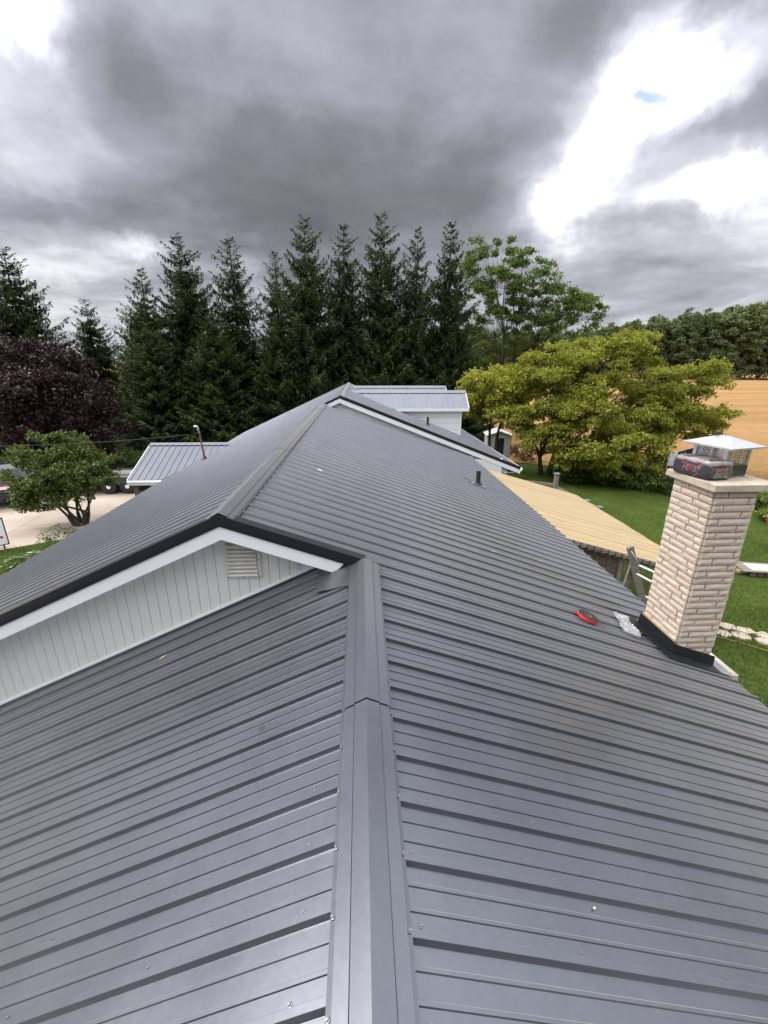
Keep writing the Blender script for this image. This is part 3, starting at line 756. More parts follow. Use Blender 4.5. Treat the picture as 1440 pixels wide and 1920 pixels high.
# ------------------------------------------------------------------ brick chimney
CX0, CX1, CY0, CY1, CZ1 = 3.15, 3.555, 3.59, 4.11, -1.075
chim = thing('brick_chimney', 'pale brick chimney with concrete cap rising through the right roof slope', 'chimney', (3.35, 3.85, GZ))
CI = Matrix.Translation((-3.35, -3.85, -GZ))
def cz(o): o.matrix_parent_inverse = CI; return o
cz(MB().box((CX0 + .012, CY0 + .012, -3.6), (CX1 - .012, CY1 - .012, CZ1)).build('mortar_core', mortar_m, chim))
def brick_mesh(seed):
    r_ = random.Random(seed); nx, nz = 6, 2
    b = MB(); fr = []
    def dep(i, j): return 0.0 if i in (0, nx) or j in (0, nz) else .05 + r_.uniform(-.02, .05)
    g = [[(-.5 + i / nx + (0 if i in (0, nx) else r_.uniform(-.03, .03)), -(.5 - (.06 if i in (0, nx) or j in (0, nz) else 0)) - (0 if i in (0, nx) or j in (0, nz) else r_.uniform(.01, .06)), -.5 + j / nz) for i in range(nx + 1)] for j in range(nz + 1)]
    vs_ = [p for row in g for p in row]; w = nx + 1
    fs = [(j * w + i, j * w + i + 1, (j + 1) * w + i + 1, (j + 1) * w + i) for j in range(nz) for i in range(nx)]
    o = len(vs_); vs_ += [(-.5, .5, -.5), (.5, .5, -.5), (.5, .5, .5), (-.5, .5, .5)]
    fs += [(0, o, o + 1, *range(nx, 0, -1)), (nz * w, *range(nz * w + 1, nz * w + w), o + 2, o + 3), (o + 3, o + 2, o + 1, o), (0, w, nz * w, o + 3, o), (nx, o + 1, o + 2, nz * w + nx, w + nx)]
    me = b.add(vs_, fs).mesh('brick'); me.materials.append(brick_m); return me
BM = [brick_mesh(i) for i in range(7)]
course, bh = .0668, .0555
def lay(z, p0, direction, length, cuts, depth, skip=None):
    u = 0
    for L in cuts:
        L = min(L, length - u)
        if L < .03: break
        c = (p0[0] + direction[0] * (u + L / 2), p0[1] + direction[1] * (u + L / 2))
        nrm = (direction[1], -direction[0])
        o = bpy.data.objects.new('brick', random.choice(BM)); COL.objects.link(o); o.parent = chim; o.matrix_parent_inverse = CI
        o.rotation_euler = (0, 0, math.atan2(direction[1], direction[0]))
        jo = random.uniform(-.003, .004)
        o.location = (c[0] - nrm[0] * (depth / 2 - .012 - jo), c[1] - nrm[1] * (depth / 2 - .012 - jo), z + bh / 2)
        o.scale = (L - .009, depth, bh + random.uniform(-.002, .002))
        u += L
z = CZ1 - .006 - bh; k = 0
while z > -3.12:
    j = random.uniform(-.025, .025)
    cl = ([.10 + j, .235, .3] if k % 2 else [.20 + j, .24, .3]) if k % 4 < 2 else ([.15 + j, .27, .3] if k % 2 else [.30 + j, .3])
    cr = [.30 + j, .3] if k % 2 else [.105 + j, .4]
    ln_x, ln_y = CX1 - CX0 - .024, CY1 - CY0
    lay(z, (CX0, CY1), (0, -1), ln_y, cl, .07)               # left face
    lay(z, (CX0 + .012, CY0), (1, 0), ln_x, cr, .07)          # face towards the camera
    if z > -2.75:
        lay(z, (CX1, CY0), (0, 1), ln_y, [.26 + j, .3], .07)
        lay(z, (CX1 - .012, CY1), (-1, 0), ln_x, [.2 + j, .3], .07)
    z -= course; k += 1
b = MB()  # concrete cap slab, slightly weathered top
sx0, sx1, sy0, sy1 = 3.085, 3.70, 3.525, 4.18
for i in range(1):
    b.hexa([(sx0, sy0, CZ1 + .004), (sx1, sy0, CZ1 + .004), (sx1, sy1, CZ1 + .004), (sx0, sy1, CZ1 + .004), (sx0 + .005, sy0 + .005, CZ1 + .068), (sx1 - .005, sy0 + .005, CZ1 + .068), (sx1 - .005, sy1 - .005, CZ1 + .068), (sx0 + .005, sy1 - .005, CZ1 + .068)])
cz(b.build('cap_slab', slab_m, chim, bevel=.006))
# flashing: black aprons, timber batten, bare metal end
PRp = lambda x: -1.6775 - HR - AR * (x - XR0)
pan = lambda x: PR(x) - .004
def apron(x0, y0, x1, y1, ox, oy, h, m, nm):
    b = MB(); e = .10
    b.hexa([(x0, y0, pan(x0) - .03), (x1, y1, pan(x1) - .03), (x1 + ox * .02, y1 + oy * .02, pan(x1) - .03), (x0 + ox * .02, y0 + oy * .02, pan(x0) - .03),
            (x0, y0, pan(x0) + h), (x1, y1, pan(x1) + h), (x1 + ox * .008, y1 + oy * .008, pan(x1) + h), (x0 + ox * .008, y0 + oy * .008, pan(x0) + h)])
    return cz(b.build(nm, m, chim))
apron(CX0 - .022, CY0 - .03, CX0 - .022, CY1 + .03, -1, 0, .125, trim_m, 'flashing')
apron(CX0 - .045, CY0 - .024, CX1 + .02, CY0 - .024, 0, -1, .115, trim_m, 'flashing')
cz(MB().box((CX0 - .020, CY0 + .0, pan(CX0) + .11), (CX0 - .002, CY1 + .01, pan(CX0) + .15)).build('batten', newwood_m, chim))
def skirt(x0, x1, y0, y1, m, dz):
    b = MB(); b.hexa([(x0, y0, pan(x0) + dz), (x1, y0, pan(x1) + dz), (x1, y1, pan(x1) + dz), (x0, y1, pan(x0) + dz), (x0, y0, pan(x0) + dz + .003), (x1, y0, pan(x1) + dz + .003), (x1, y1, pan(x1) + dz + .003), (x0, y1, pan(x0) + dz + .003)])
    return cz(b.build('flashing_skirt', m, chim))
skirt(CX0 - .17, CX0 - .02, CY0 - .16, CY1 + .12, trim_m, .006)
skirt(CX0 - .019, CX1 + .03, CY0 - .17, CY0 - .02, trim_m, .006)
skirt(CX1 + .031, XE + .02, CY0 - .15, CY1, galv_m, .007)
# stepped shoulder of the chimney below the eave, with pale coping
cz(MB().box((3.60, 3.80, GZ), (4.02, 4.36, -3.30)).build('shoulder', mortar_m, chim))
b = MB()
for a_, c_ in (((3.74, 3.74, -3.30), (4.10, 3.86, -3.235)), ((3.98, 3.861, -3.30), (4.10, 4.42, -3.235)), ((3.74, 4.30, -3.3), (3.979, 4.42, -3.235))): b.box(a_, c_)
cz(b.build('coping', mat('pale stone coping', (.52, .47, .42), .9, var=((.45, .4, .35), (.58, .53, .48)), vscale=9), chim, bevel=.006))

# metal chimney cap on the slab
SZ = CZ1 + .068
cap = thing('chimney_cap', 'square metal chimney cap with mesh sides and hipped silver hood', 'chimney cap', (3.455, 3.985, SZ + .001), R(14))
hx, hy, hzb = .215, .245, .285
b = MB(); bz, rz_ = hzb, hzb + .075
b.add([(-hx, -hy, bz), (hx, -hy, bz), (hx, hy, bz), (-hx, hy, bz), (0, -.06, rz_), (0, .06, rz_),
       (-hx, -hy, bz - .014), (hx, -hy, bz - .014), (hx, hy, bz - .014), (-hx, hy, bz - .014)],
      [(0, 1, 4), (1, 2, 5, 4), (2, 3, 5), (3, 0, 4, 5), (0, 6, 7, 1), (1, 7, 8, 2), (2, 8, 9, 3), (3, 9, 6, 0), (9, 8, 7, 6)])
hood = b.build('hood', bright_m, cap); MB().box((-.022, -.03 + .09, rz_ - .004), (.022, .09 + .0, rz_ + .028)).build('bracket', darksteel_m, hood)
px, py = .135, .165
for sx in (-1, 1):
    for sy in (-1, 1):
        b = MB(); b.box((sx * px - .016, sy * py - .003, .02), (sx * px + .016, sy * py + .003, bz - .012)); b.box((sx * px + (sx * .013 if sx > 0 else sx * .016), sy * py - sy * .03 if sy > 0 else sy * py + .003, .02), (sx * px + (sx * .016 if sx > 0 else sx * .013), sy * py - .003 if sy > 0 else sy * py + .03, bz - .012)); b.build('post', galv_m, cap)
# expanded-metal mesh, woven from thin strands
def mesh_panel(p0, p1, z0, z1):
    b = MB(); p0, p1 = Vector(p0), Vector(p1); L = (p1 - p0).length; d = (p1 - p0) / L; H_ = z1 - z0; pitch = .024
    n_ = d.cross(Vector((0, 0, 1)))
    k = -int(H_ / pitch * .62) - 1
    while k * pitch < L + H_:
        for s in (-1, 1):
            a0 = k * pitch; pts = []
            # line from (a0, 0) rising at slope .62 along +-d
            u0, u1 = (a0, a0 + H_ * .62) if s > 0 else (a0 + H_ * .62, a0)
            t0, t1 = 0.0, 1.0
            du = u1 - u0
            if du != 0:
                ta, tb = (0 - u0) / du, (L - u0) / du
                t0, t1 = max(0, min(ta, tb)), min(1, max(ta, tb))
            if t1 - t0 > .02:
                A = p0 + d * (u0 + du * t0) + Vector((0, 0, z0 + H_ * t0)); B = p0 + d * (u0 + du * t1) + Vector((0, 0, z0 + H_ * t1))
                w = (B - A).normalized().cross(n_) * .0022; q = n_ * .0012
                b.add([A - w - q, A + w - q, B + w - q, B - w - q, A - w + q, A + w + q, B + w + q, B - w + q], [(0, 1, 2, 3), (7, 6, 5, 4), (0, 4, 5, 1), (2, 6, 7, 3), (1, 5, 6, 2), (3, 7, 4, 0)])
        k += 1
    b.build('mesh_panel', galv_m, cap)
for p0, p1 in (((-px, -py, 0), (px, -py, 0)), ((px, -py, 0), (px, py, 0)), ((px, py, 0), (-px, py, 0)), ((-px, py, 0), (-px, -py, 0))): mesh_panel(p0, p1, .10, bz - .012)
b = MB()
for a_, c_ in (((-px - .006, -py - .006, .004), (px + .006, -py - .001, .105)), ((-px - .006, py + .001, .004), (px + .006, py + .006, .105)), ((-px - .006, -py - .001, .004), (-px - .001, py + .001, .105)), ((px + .001, -py - .001, .004), (px + .006, py + .001, .105))): b.box(a_, c_)
b.build('base_collar', darksteel_m, cap)
for sx in (-.08, .06): MB().box((sx, -py - .05, .0), (sx + .06, -py - .007, .006)).build('foot_tab', galv_m, cap)

# tool case in clear plastic wrap, in front of the cap
case = thing('tool_case', 'black and red tool case wrapped in clear plastic on the chimney slab', 'tool case', (3.215, 3.885, SZ + .001), R(10))
cw, cd, ch = .125, .20, .155
blk = mat('black moulded plastic', (.018, .018, .02), .45); red = mat('red moulded plastic', (.38, .02, .022), .45); grey = mat('grey moulded plastic', (.22, .21, .22), .5)
MB().box((-cw, -cd, .004), (cw, cd, ch * .78)).build('case_body', blk, case, bevel=.02)
lid = MB().box((-cw + .004, -cd + .004, ch * .79), (cw - .004, cd - .004, ch + .012)).build('lid', mat('pinkish grey lid', (.34, .27, .28), .4), case, bevel=.018)
for yy in (-.11, .11): MB().box((-cw + .03, yy - .035, ch + .0125), (cw - .03, yy + .035, ch + .02)).build('lid_pad', blk, lid, bevel=.003)
for yy in (-.075, .075): MB().box((-cw - .006, yy - .012, .03), (-cw + .02, yy + .012, ch * .95)).build('latch', red, case, bevel=.003)
MB().box((-cw - .003, -.055, .045), (-cw + .01, .055, ch * .72)).build('window', grey, case, bevel=.004)
MB().lathe([(.002, 0), (.03, 0), (.03, .01), (.012, .012)], (0, 0, 0), 16).build('dial', red, case).matrix_basis = Matrix.Translation((-cw - .013, .0, .08)) @ Matrix.Rotation(R(90), 4, 'Y')
MB().box((-.07, -cd - .012, .085), (.05, -cd + .01, .112)).build('handle', mat('orange red handle', (.55, .09, .05), .4), case, bevel=.006)
MB().box((-.08, -cd - .004, .02), (.08, -cd + .01, .075)).build('end_panel', grey, case, bevel=.004)
def fn_film(t, p, c):
    tr = t.nodes.new('ShaderNodeBsdfTransparent'); gl = t.nodes.new('ShaderNodeBsdfGlossy'); gl.inputs['Roughness'].default_value = .12
    df = t.nodes.new('ShaderNodeBsdfDiffuse'); df.inputs['Color'].default_value = (.8, .8, .82, 1)
    fr = t.nodes.new('ShaderNodeFresnel'); fr.inputs['IOR'].default_value = 1.45
    nb = noise(t, c, 14, 5, .6, 1.2)
    b = t.nodes.new('ShaderNodeBump'); b.inputs['Strength'].default_value = .45; b.inputs['Distance'].default_value = .015; t.links.new(nb.s, b.inputs['Height'])
    t.links.new(b.outputs[0], gl.inputs['Normal']); t.links.new(b.outputs[0], fr.inputs['Normal'])
    m1 = t.nodes.new('ShaderNodeMixShader'); m2 = t.nodes.new('ShaderNodeMixShader')
    k = nb.sm(.50, .78) * .30 + .02
    t.links.new(k.s, m1.inputs[0]); t.links.new(tr.outputs[0], m1.inputs[1]); t.links.new(df.outputs[0], m1.inputs[2])
    ff = S(t, fr.outputs[0]) * 1.1 + .01
    t.links.new(ff.f('MINIMUM', .9).s, m2.inputs[0]); t.links.new(m1.outputs[0], m2.inputs[1]); t.links.new(gl.outputs[0], m2.inputs[2])
    t.links.new(m2.outputs[0], t.nodes['Material Output'].inputs[0])
film_m = mat('clear plastic film', fn=fn_film)
def crumple(bx, by, bz_, seed, amp, div=9):
    """crinkled closed sack"""
    import bmesh
    bm = bmesh.new(); bmesh.ops.create_cube(bm, size=2.0); bmesh.ops.subdivide_edges(bm, edges=bm.edges[:], cuts=div, use_grid_fill=True)
    from mathutils import noise as mn
    for v_ in bm.verts:
        q = v_.co.copy(); l4 = (abs(q.x) ** 6 + abs(q.y) ** 6 + abs(q.z) ** 6) ** (1 / 6); q = q / l4
        d = mn.noise(q * 2.3 + Vector((seed, 0, 0))) * amp + mn.noise(q * 6 + Vector((0, seed, 0))) * amp * .5
        q = q * (1 + d); v_.co = (q.x * bx, q.y * by, q.z * bz_)
    me = bpy.data.meshes.new('film'); bm.to_mesh(me); bm.free(); return me
fo = obj('plastic_wrap', crumple(cw + .016, cd + .018, ch / 2 + .016, 3.1, .05), film_m, case); fo.location = (0, 0, ch / 2 + .012)

# ------------------------------------------------------------------ small things lying on the roof
nR3 = Vector((AR, 0, 1)).normalized()
def on_right(x, y, dz=0.0): return Vector((x, y, PR(x) - HR * cR * 0)) + nR3 * dz
qR = Vector((0, 0, 1)).rotation_difference(nR3)
tape = thing('tape_roll', 'roll of black tape with a red edge lying on the roof ribs', 'tape roll', on_right(2.305, 3.80, .003))
tape.rotation_mode = 'QUATERNION'; tape.rotation_quaternion = qR
def ring(r0, r1, z0, z1, name, m):
    b = MB(); seg = 40; vs_, fs = [], []
    for r_, z_ in ((r0, z0), (r1, z0), (r1, z1), (r0, z1)):
        vs_ += [(r_ * math.cos(2 * math.pi * k / seg), r_ * math.sin(2 * math.pi * k / seg), z_) for k in range(seg)]
    for l in range(4):
        for k in range(seg): fs.append((l * seg + k, l * seg + (k + 1) % seg, ((l + 1) % 4) * seg + (k + 1) % seg, ((l + 1) % 4) * seg + k))
    return b.add(vs_, fs).build(name, m, tape)
ring(.034, .1085, .0, .026, 'tape_winding', mat('red tape liner', (.55, .028, .025), .5)); ring(.0345, .106, .0262, .030, 'tape_face', mat('black foam tape', (.018, .017, .017), .75)); ring(.030, .0338, .001, .031, 'core', mat('brown card core', (.22, .10, .06), .8))

def bag():
    import bmesh
    from mathutils import noise as mn
    bm = bmesh.new(); n_, m_ = 26, 18; grid = []
    for i in range(n_):
        row = []
        for j in range(m_):
            u, w = i / (n_ - 1) - .5, j / (m_ - 1) - .5
            wd = .17 * (1 - .55 * max(0, u + .1)); q = Vector((w * wd, u * .46, 0))
            h = .012 + .06 * max(0, math.cos(w * 3.0)) * (1 - (2 * u) ** 2 * .8) * (.55 + .9 * mn.noise(Vector((u * 5, w * 4, 1.7)))) + .028 * mn.noise(Vector((u * 14, w * 11, 5)))
            q.z = max(.004, h); q.x += .03 * mn.noise(Vector((u * 4, 3.3, w * 2))); row.append(bm.verts.new(q))
        grid.append(row)
    for i in range(n_ - 1):
        for j in range(m_ - 1): bm.faces.new((grid[i][j], grid[i + 1][j], grid[i + 1][j + 1], grid[i][j + 1]))
    ext = bmesh.ops.extrude_face_region(bm, geom=bm.faces[:])
    for g_ in ext['geom']:
        if isinstance(g_, bmesh.types.BMVert): g_.co.z = .002
    me = bpy.data.meshes.new('plastic_bag'); bm.to_mesh(me); bm.free(); return me
def fn_bag(t, p, c):
    fn_film(t, p, c)
    for n_ in t.nodes:
        if n_.bl_idname == 'ShaderNodeMath' and n_.operation == 'ADD' and abs(n_.inputs[1].default_value - .02) < 1e-6: n_.inputs[1].default_value = .22
bag_m = mat('crumpled clear bag', fn=fn_bag)
bg_o = obj('plastic_bag', bag(), bag_m); tag(bg_o, 'crumpled clear plastic bag on the roof beside the chimney', 'bag')
bg_o.rotation_mode = 'QUATERNION'; bg_o.rotation_quaternion = qR @ Matrix.Rotation(R(-14), 3, 'Z').to_quaternion(); bg_o.location = on_right(2.82, 3.93, .004)

nL3 = Vector((-AL, 0, 1)).normalized(); qL = Vector((0, 0, 1)).rotation_difference(nL3)
def leaf(pos, q, ln, wd, m, yaw, label):
    b = MB(); n_ = 7; vs_, fs = [], []
    for i in range(n_):
        t = i / (n_ - 1); w = math.sin(math.pi * min(.98, max(.02, t))) * wd / 2; u = (t - .5) * ln; h = .004 + .25 * ln * (t - .5) ** 2
        vs_ += [(u, -w, h + w * .5), (u, 0, h), (u, w, h + w * .5)]
    for i in range(n_ - 1):
        for k in range(2): fs.append((3 * i + k, 3 * i + k + 1, 3 * i + k + 4, 3 * i + k + 3))
    o = b.add(vs_, fs).build('fallen_leaf', m); s = o.modifiers.new('solid', 'SOLIDIFY'); s.thickness = .0012
    o.rotation_mode = 'QUATERNION'; o.rotation_quaternion = q @ Matrix.Rotation(yaw, 3, 'Z').to_quaternion(); o.location = pos
    return tag(o, label, 'leaf', 'leaves fallen on the roof')
yl = mat('yellow fallen leaf', (.55, .45, .13), .6); pl = mat('pale dry leaf', (.62, .55, .36), .7); dk = mat('dark dry twig leaf', (.03, .028, .025), .7)
def on_left(x, y): return Vector((x, y, PL1(x) - HR * cL + .004))
leaf(on_left(-1.83, 3.42), qL, .075, .022, yl, .5, 'curled yellow leaf on the shaded left slope below the siding')
leaf(on_left(-1.12, 3.02), qL, .05, .014, dk, .3, 'dark dry leaf on the left slope right below the vent')
leaf(on_left(-.60, 2.00), qL, .045, .012, dk, .5, 'small dark leaf midway down the near left slope')
leaf(on_right(-.61, 6.17, -.014), qR, .11, .05, pl, -.5, 'pale leaf near the top of the middle right slope')
leaf(on_right(1.66, 5.02, -.014), qR, .06, .03, pl, .2, 'pale leaf halfway down the right slope toward the patio roof')
leaf(on_right(2.40, 5.25, -.014), qR, .06, .03, yl, 1.2, 'yellowish leaf low on the right slope near the eave')
leaf(on_right(2.40, 12.37, -.014), qR, .08, .03, pl, .9, 'tiny pale leaf below the far rake')
leaf(on_right(.88, 1.06, -.018), qR, .016, .009, pl, .4, 'tiny pale speck of leaf on the nearest right panels')

# ------------------------------------------------------------------ patio roof of new boards by the right eave
patio = thing('patio_roof', 'lean-to patio roof of fresh yellow pine boards below the right eave', 'patio roof', (5.3, 10.5, GZ))
PI_ = Matrix.Translation((-5.3, -10.5, -GZ))
def pz(o): o.matrix_parent_inverse = PI_; return o
PS = .29; zp = lambda x: -3.135 - PS * (x - 3.7)
y = 7.62; yEnd = 13.35; bw = .141
x0p, x1p = 3.45, 7.02
L = math.hypot(x1p - x0p, PS * (x1p - x0p)); ang = math.atan(PS)
bmesh_ = MB().hexa([(-L / 2, -.064, -.011), (L / 2, -.064, -.011), (L / 2, .064, -.011), (-L / 2, .064, -.011), (-L / 2, -.060, .011), (L / 2, -.060, .011), (L / 2, .060, .011), (-L / 2, .060, .011)]).mesh('board')
bmesh_.materials.append(newwood_m)
while y < yEnd:
    o = bpy.data.objects.new('board', bmesh_); COL.objects.link(o); o.parent = patio; o.matrix_parent_inverse = PI_
    jx = random.uniform(-.012, .012)
    o.location = ((x0p + x1p) / 2 + jx, y + bw / 2, zp((x0p + x1p) / 2) + random.uniform(-.0015, .0025)); o.rotation_euler = (0, ang, 0); y += bw
for i in range(9):
    yy = 7.70 + i * .68
    b = MB(); b.hexa([(x0p, yy, zp(x0p) - .15), (x1p - .03, yy, zp(x1p - .03) - .15), (x1p - .03, yy + .04, zp(x1p - .03) - .15), (x0p, yy + .04, zp(x0p) - .15), (x0p, yy, zp(x0p) - .015), (x1p - .03, yy, zp(x1p - .03) - .015), (x1p - .03, yy + .04, zp(x1p - .03) - .015), (x0p, yy + .04, zp(x0p) - .015)])
    pz(b.build('rafter', fence_m, patio))
pz(MB().box((x1p - .14, 7.66, zp(x1p - .1) - .31), (x1p - .04, yEnd - .05, zp(x1p - .1) - .16)).build('beam', oldwood_m, patio))
# row of board ends along the near edge
for i in range(24):
    x = x0p + .05 + i * .147
    pz(MB().box((x, 7.600, zp(x + .07) - .085), (x + .125, 7.618, zp(x + .07) - .014)).build('edge_block', oldwood_m, patio))
for (x, yy) in ((x1p - .14, 7.72), (x1p - .14, 10.5), (x1p - .14, 13.2), (5.15, 7.72)):
    pz(MB().box((x, yy, GZ + .005), (x + .09, yy + .09, zp(x) - .15)).build('post', oldwood_m, patio))
for i in range(11):
    x = 3.62 + i * .142
    pz(MB().box((x, 7.76, GZ + .005), (x + .134, 7.78, zp(x + .1) - .16)).build('wall_board', fence_m, patio))
for i in range(24):
    x = 5.28 + i * .066
    pz(MB().box((x, 7.77, GZ + .25), (x + .010, 7.78, zp(x) - .20)).build('baluster', fence_m, patio))
pz(MB().box((5.24, 7.755, GZ + .19), (6.88, 7.795, GZ + .25)).build('rail', oldwood_m, patio))

# weathered A-frame trestle with white rails next to the chimney
tre = thing('trestle', 'weathered grey wooden A-frame with white rails between eave and chimney', 'trestle', (4.9, 6.6, GZ))
TI = Matrix.Translation((-4.9, -6.6, -GZ))
def beam(p, q, w, t, name, m, parent, inv):
    p, q = Vector(p), Vector(q); d = (q - p).normalized(); a = d.cross(Vector((0, 1, 0))).normalized() * w / 2; c = d.cross(a).normalized() * t / 2
    b = MB(); b.hexa([p - a - c, p + a - c, p + a + c, p - a + c, q - a - c, q + a - c, q + a + c, q - a + c])
    o = b.build(name, m, parent, bevel=.004); o.matrix_parent_inverse = inv; return o
beam((4.53, 6.6, -2.95), (5.62, 6.5, GZ), .11, .05, 'leg', oldwood_m, tre, TI); beam((4.70, 6.66, -3.25), (4.42, 6.75, GZ), .10, .05, 'leg', oldwood_m, tre, TI)
beam((4.50, 6.70, -4.05), (5.3, 6.55, -4.05), .06, .04, 'crossbar', newwood_m, tre, TI)
for (z0, x0, dz) in ((-3.28, 4.72, -.42), (-3.42, 4.68, -.52), (-3.85, 4.86, -.40)):
    o = MB().tube([(x0, 6.58, z0), (x0 + 1.0, 6.35, z0 + dz)], .017, 10).build('rail', white_m, tre, smooth=True); o.matrix_parent_inverse = TI
o = MB().tube([(4.55, 6.57, -3.02), (4.85, 6.57, -3.42)], .010, 8).build('brace', galv_m, tre, smooth=True); o.matrix_parent_inverse = TI

# ------------------------------------------------------------------ trees and shrubs
def limb(b, p, q, r0, r1, sag=.0, seg=6, n=5, wob=.06):
    p, q = np.array(p, float), np.array(q, float); L = np.linalg.norm(q - p); pts, rad = [], []
    off = rng.normal(size=3) * wob * L
    for i in range(n):
        t = i / (n - 1); c = p + (q - p) * t + off * math.sin(math.pi * t) * .6 + np.array([0, 0, sag * L * math.sin(math.pi * t)])
        pts.append(tuple(c)); rad.append(r0 + (r1 - r0) * t)
    b.tube(pts, rad, seg, caps=False); return pts
def foliage_points(centres, radii, per, sub=9, flat=.62):
    """leaves clustered into sprays inside every clump"""
    C = []
    for c, r in zip(centres, radii):
        s = rvec(sub) * (rng.uniform(.25, 1.0, (sub, 1)) ** .6) * r * np.array([1, 1, flat]) + c
        k = max(1, per // sub)
        q = rng.normal(size=(sub, k, 3)) * (r * .26) * np.array([1, 1, .6])
        C.append((s[:, None, :] + q).reshape(-1, 3))
    return np.concatenate(C)
def decid(name, base, envs, trunk_r, fork_h, n_clumps, clump_r, per, leaf, m, stems=1, seed=1, shell=(.5, 1.0), flat=.62, bark=None, spread=.25, minz=.35, dens_top=False, tone=.0):
    """returns (trunk mesh, crown mesh) in coordinates local to the base; envs = [(centre, radii)] relative to base"""
    global rng
    rng = np.random.default_rng(seed); bk = MB()
    vol = np.array([np.prod(r) ** .8 for _, r in envs]); vol = vol / vol.sum(); cs, rs, own = [], [], []
    for i in range(n_clumps):
        e = rng.choice(len(envs), p=vol); c, r = np.array(envs[e][0], float), np.array(envs[e][1], float)
        for _ in range(20):
            p = c + rvec(1)[0] * r * rng.uniform(*shell) ** .7
            if p[2] > minz: break
        cs.append(p); rs.append(clump_r * rng.uniform(.7, 1.35)); own.append(e)
    # trunk stems and limbs
    forks = []
    for s in range(stems):
        a = 2 * math.pi * s / stems + .4
        bx, by = (0, 0) if stems == 1 else (trunk_r * 1.1 * math.cos(a), trunk_r * 1.1 * math.sin(a))
        tx, ty = spread * fork_h * math.cos(a) * (stems > 1), spread * fork_h * math.sin(a) * (stems > 1)
        r0 = trunk_r if stems == 1 else trunk_r * .62
        limb(bk, (bx, by, -.1), (tx, ty, fork_h), r0, r0 * .72, seg=8, n=5, wob=.04); forks.append((np.array([tx, ty, fork_h]), r0 * .72))
    limbs = {}; use = [0] * len(forks)
    for e, (c, r) in enumerate(envs):
        d = [np.linalg.norm(np.array(c) - f_[0]) + 1.2 * use[k_] for k_, f_ in enumerate(forks)]; bi = int(np.argmin(d)); use[bi] += 1; f_ = forks[bi]
        limbs[e] = (limb(bk, f_[0], np.array(c, float) - np.array([0, 0, r[2] * .25]), f_[1] * .75, f_[1] * .3, .05, 6, 6), f_[1])
    for k_, f_ in enumerate(forks):          # every stem carries at least one limb
        if not use[k_]:
            tgt = cs[int(np.argmin([np.linalg.norm(c_[:2] - f_[0][:2]) for c_ in cs]))]; limb(bk, f_[0], tgt, f_[1] * .9, f_[1] * .15, .05, 6, 6)
    for p, r, e in zip(cs, rs, own):
        lp, lr = limbs[e]; q = lp[rng.integers(2, len(lp))]
        limb(bk, q, p, lr * .24, lr * .05, .06, 4, 4, .08)
    C = foliage_points(cs, rs, per, flat=flat)
    C = C[C[:, 2] > .08]
    n = len(C); N = norm(rvec(n) + np.array([0, 0, .95])); T = rvec(n)
    sz = leaf * rng.uniform(.65, 1.35, n)
    V = leaf_quads(C, T, N, sz, sz * .72)
    low = rng.random(len(cs)); 
    rnd = np.clip(rng.beta(2, 2.3, n) + tone, 0, 1)
    # every clump has its own tint
    tint = np.repeat(rng.normal(0, .13, len(cs)), [max(1, per // 9) * 9] * len(cs))[:0]
    me_t = bk.mesh(name + '_trunk'); me_t.materials.append(bark or bark_m)
    me_t.polygons.foreach_set('use_smooth', [True] * len(me_t.polygons))
    return me_t, quads_mesh(name + '_crown', V, rnd, m)
def plant(name, label, cat, meshes, loc, rz=0, sc=(1, 1, 1), group=None, parts=('trunk', 'crown')):
    t = thing(name, label, cat, loc, rz, group); t.scale = sc
    for nm, me in zip(parts, meshes): obj(nm, me, None, t)
    return t

